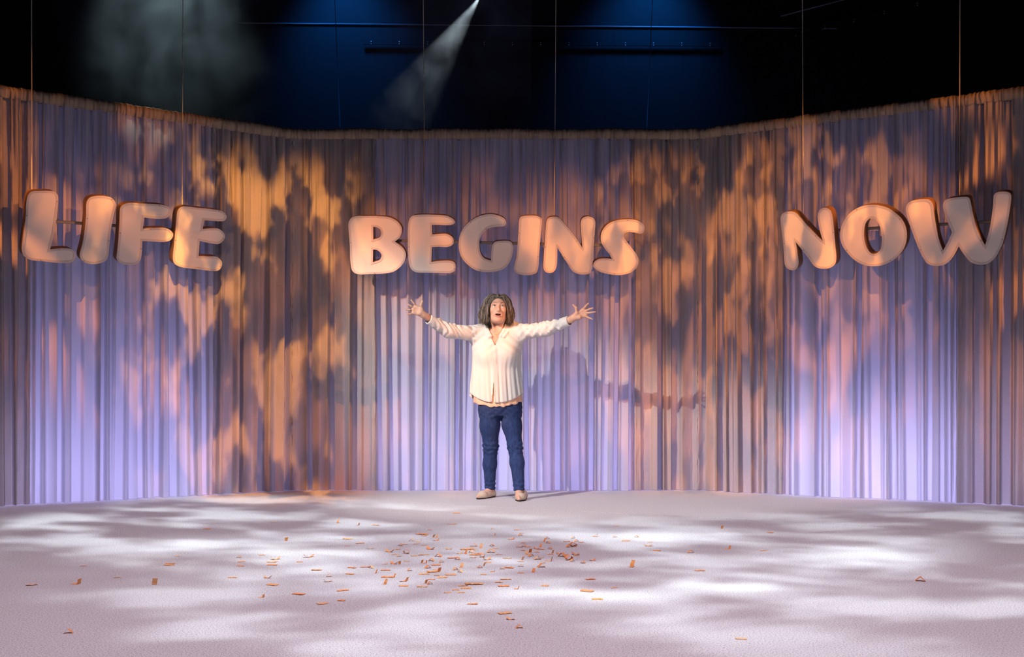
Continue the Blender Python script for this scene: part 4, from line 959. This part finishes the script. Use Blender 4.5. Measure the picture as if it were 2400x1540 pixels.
# ------------------------------------------------------------------ the lamp whose lens just shows, with its beam in the haze
LAMP = at_depth(1128, -12, 11.0); AIM = at_depth(905, 330, 10.9)
M_HOUSE = mat('black_lamp_housing', (0.02, 0.02, 0.02), 0.4)
lens_m = bpy.data.materials.new('lit_lens'); lens_m.use_nodes = True
e_ = lens_m.node_tree.nodes.new('ShaderNodeEmission'); e_.inputs[0].default_value = (.75, .9, 1, 1); e_.inputs[1].default_value = 3.0
lens_m.node_tree.links.new(e_.outputs[0], lens_m.node_tree.nodes['Material Output'].inputs[0])
root = empty('stage_spotlight', LAMP); dd = (Vector(AIM)-LAMP).normalized(); root.rotation_euler = dd.to_track_quat('-Z', 'Y').to_euler()
tag(root, 'black stage spotlight with lit lens throwing a pale beam', 'spotlight')
bm = bmesh.new(); tube(bm, [(0, 0, .32), (0, 0, .28), (0, 0, .08), (0, 0, 0.0)], [.05, .085, .075, .07], 20); bm_obj('housing', bm, M_HOUSE, root, True)
bm = bmesh.new(); bmesh.ops.create_cone(bm, cap_ends=True, segments=20, radius1=.055, radius2=.06, depth=.012); o = bm_obj('lens', bm, lens_m, root); o.location = (0, 0, -.008)
bm = bmesh.new(); tube(bm, [(-.11, 0, .15), (-.11, .22, .15), (.11, .22, .15), (.11, 0, .15)], .012, 6); bm_obj('yoke', bm, M_HOUSE, root)
bm = bmesh.new(); tube(bm, [(0, .22, .15), (0, .30, .15)], .02, 8); bm_obj('clamp', bm, M_HOUSE, root)
spot('beam_lamp', LAMP+dd*.03, AIM, (.78, .93, 1.0), 900, 27, 0.5, 0.01, gobo=[(26, 1, 0.30, 0.62, 0.25, 2, 2.7)])
spot('smoke_lamp', (-3.95, 11.3, 7.4), (-3.55, 11.1, 3.0), (.66, .93, 1.0), 1600, 44, 0.9, 0.02, gobo=[(9, 1, 0.32, 0.62, 0.2, 2, 9.7)])
spot('edge_lamp', (-4.3, 11.2, 6.5), (-2.98, 8.44, 3.30), (.95, .98, .8), 600, 8, 0.7, 0.01, gobo=[(40, 1, 0.42, 0.60, 0.0, 2, 1.7)])

# ------------------------------------------------------------------ haze
def haze(name, lo, hi, dens, scale, label, c0, rad):
    bm = bmesh.new(); c = [(a+b)/2 for a, b in zip(lo, hi)]; box(bm, (0, 0, 0), [b-a for a, b in zip(lo, hi)])
    m = bpy.data.materials.new(name); m.use_nodes = True; N = m.node_tree.nodes; L = m.node_tree.links
    N.remove(N['Principled BSDF'])
    vs = N.new('ShaderNodeVolumeScatter'); vs.inputs['Anisotropy'].default_value = 0.2; vs.inputs['Color'].default_value = (.95, .97, 1, 1)
    tc = N.new('ShaderNodeTexCoord'); nz = N.new('ShaderNodeTexNoise'); L.new(tc.outputs['Object'], nz.inputs['Vector'])
    nz.inputs['Scale'].default_value = scale; nz.inputs['Detail'].default_value = 4; nz.inputs['Distortion'].default_value = 1.2
    mr = N.new('ShaderNodeMapRange'); L.new(nz.outputs['Fac'], mr.inputs[0]); mr.inputs[1].default_value = .40; mr.inputs[2].default_value = .74; mr.inputs[3].default_value = .05; mr.inputs[4].default_value = 1.0
    # thins out towards the rim of the cloud
    ds = N.new('ShaderNodeVectorMath'); ds.operation = 'DIVIDE'; sb = N.new('ShaderNodeVectorMath'); sb.operation = 'SUBTRACT'
    L.new(tc.outputs['Object'], sb.inputs[0]); sb.inputs[1].default_value = [a-b for a, b in zip(c0, c)]; L.new(sb.outputs[0], ds.inputs[0]); ds.inputs[1].default_value = rad
    ln = N.new('ShaderNodeVectorMath'); ln.operation = 'LENGTH'; L.new(ds.outputs[0], ln.inputs[0])
    fo = N.new('ShaderNodeMapRange'); fo.interpolation_type = 'SMOOTHSTEP'; L.new(ln.outputs['Value'], fo.inputs[0]); fo.inputs[1].default_value = 1.0; fo.inputs[2].default_value = 0.2; fo.inputs[3].default_value = 0; fo.inputs[4].default_value = 1
    mu = N.new('ShaderNodeMath'); mu.operation = 'MULTIPLY'; L.new(mr.outputs[0], mu.inputs[0]); L.new(fo.outputs[0], mu.inputs[1])
    m2 = N.new('ShaderNodeMath'); m2.operation = 'MULTIPLY'; L.new(mu.outputs[0], m2.inputs[0]); m2.inputs[1].default_value = dens; L.new(m2.outputs[0], vs.inputs['Density'])
    L.new(vs.outputs[0], N['Material Output'].inputs['Volume'])
    o = bm_obj(name, bm, m); o.location = c; tag(o, label, 'haze', None, 'stuff'); return o
haze('beam_haze', (-2.0, 9.45, 3.3), (0.2, 11.2, 5.5), 0.10, 2.2, 'thin haze lit by the pale spotlight beam', (-.55, 10.6, 4.9), (1.6, 1.5, 1.75))
haze('smoke_cloud', (-5.9, 9.4, 3.3), (-2.05, 12.2, 6.6), 0.15, 1.7, 'drifting smoke cloud above the curtain behind the word LIFE', (-3.65, 10.9, 5.3), (1.7, 1.4, 2.1))
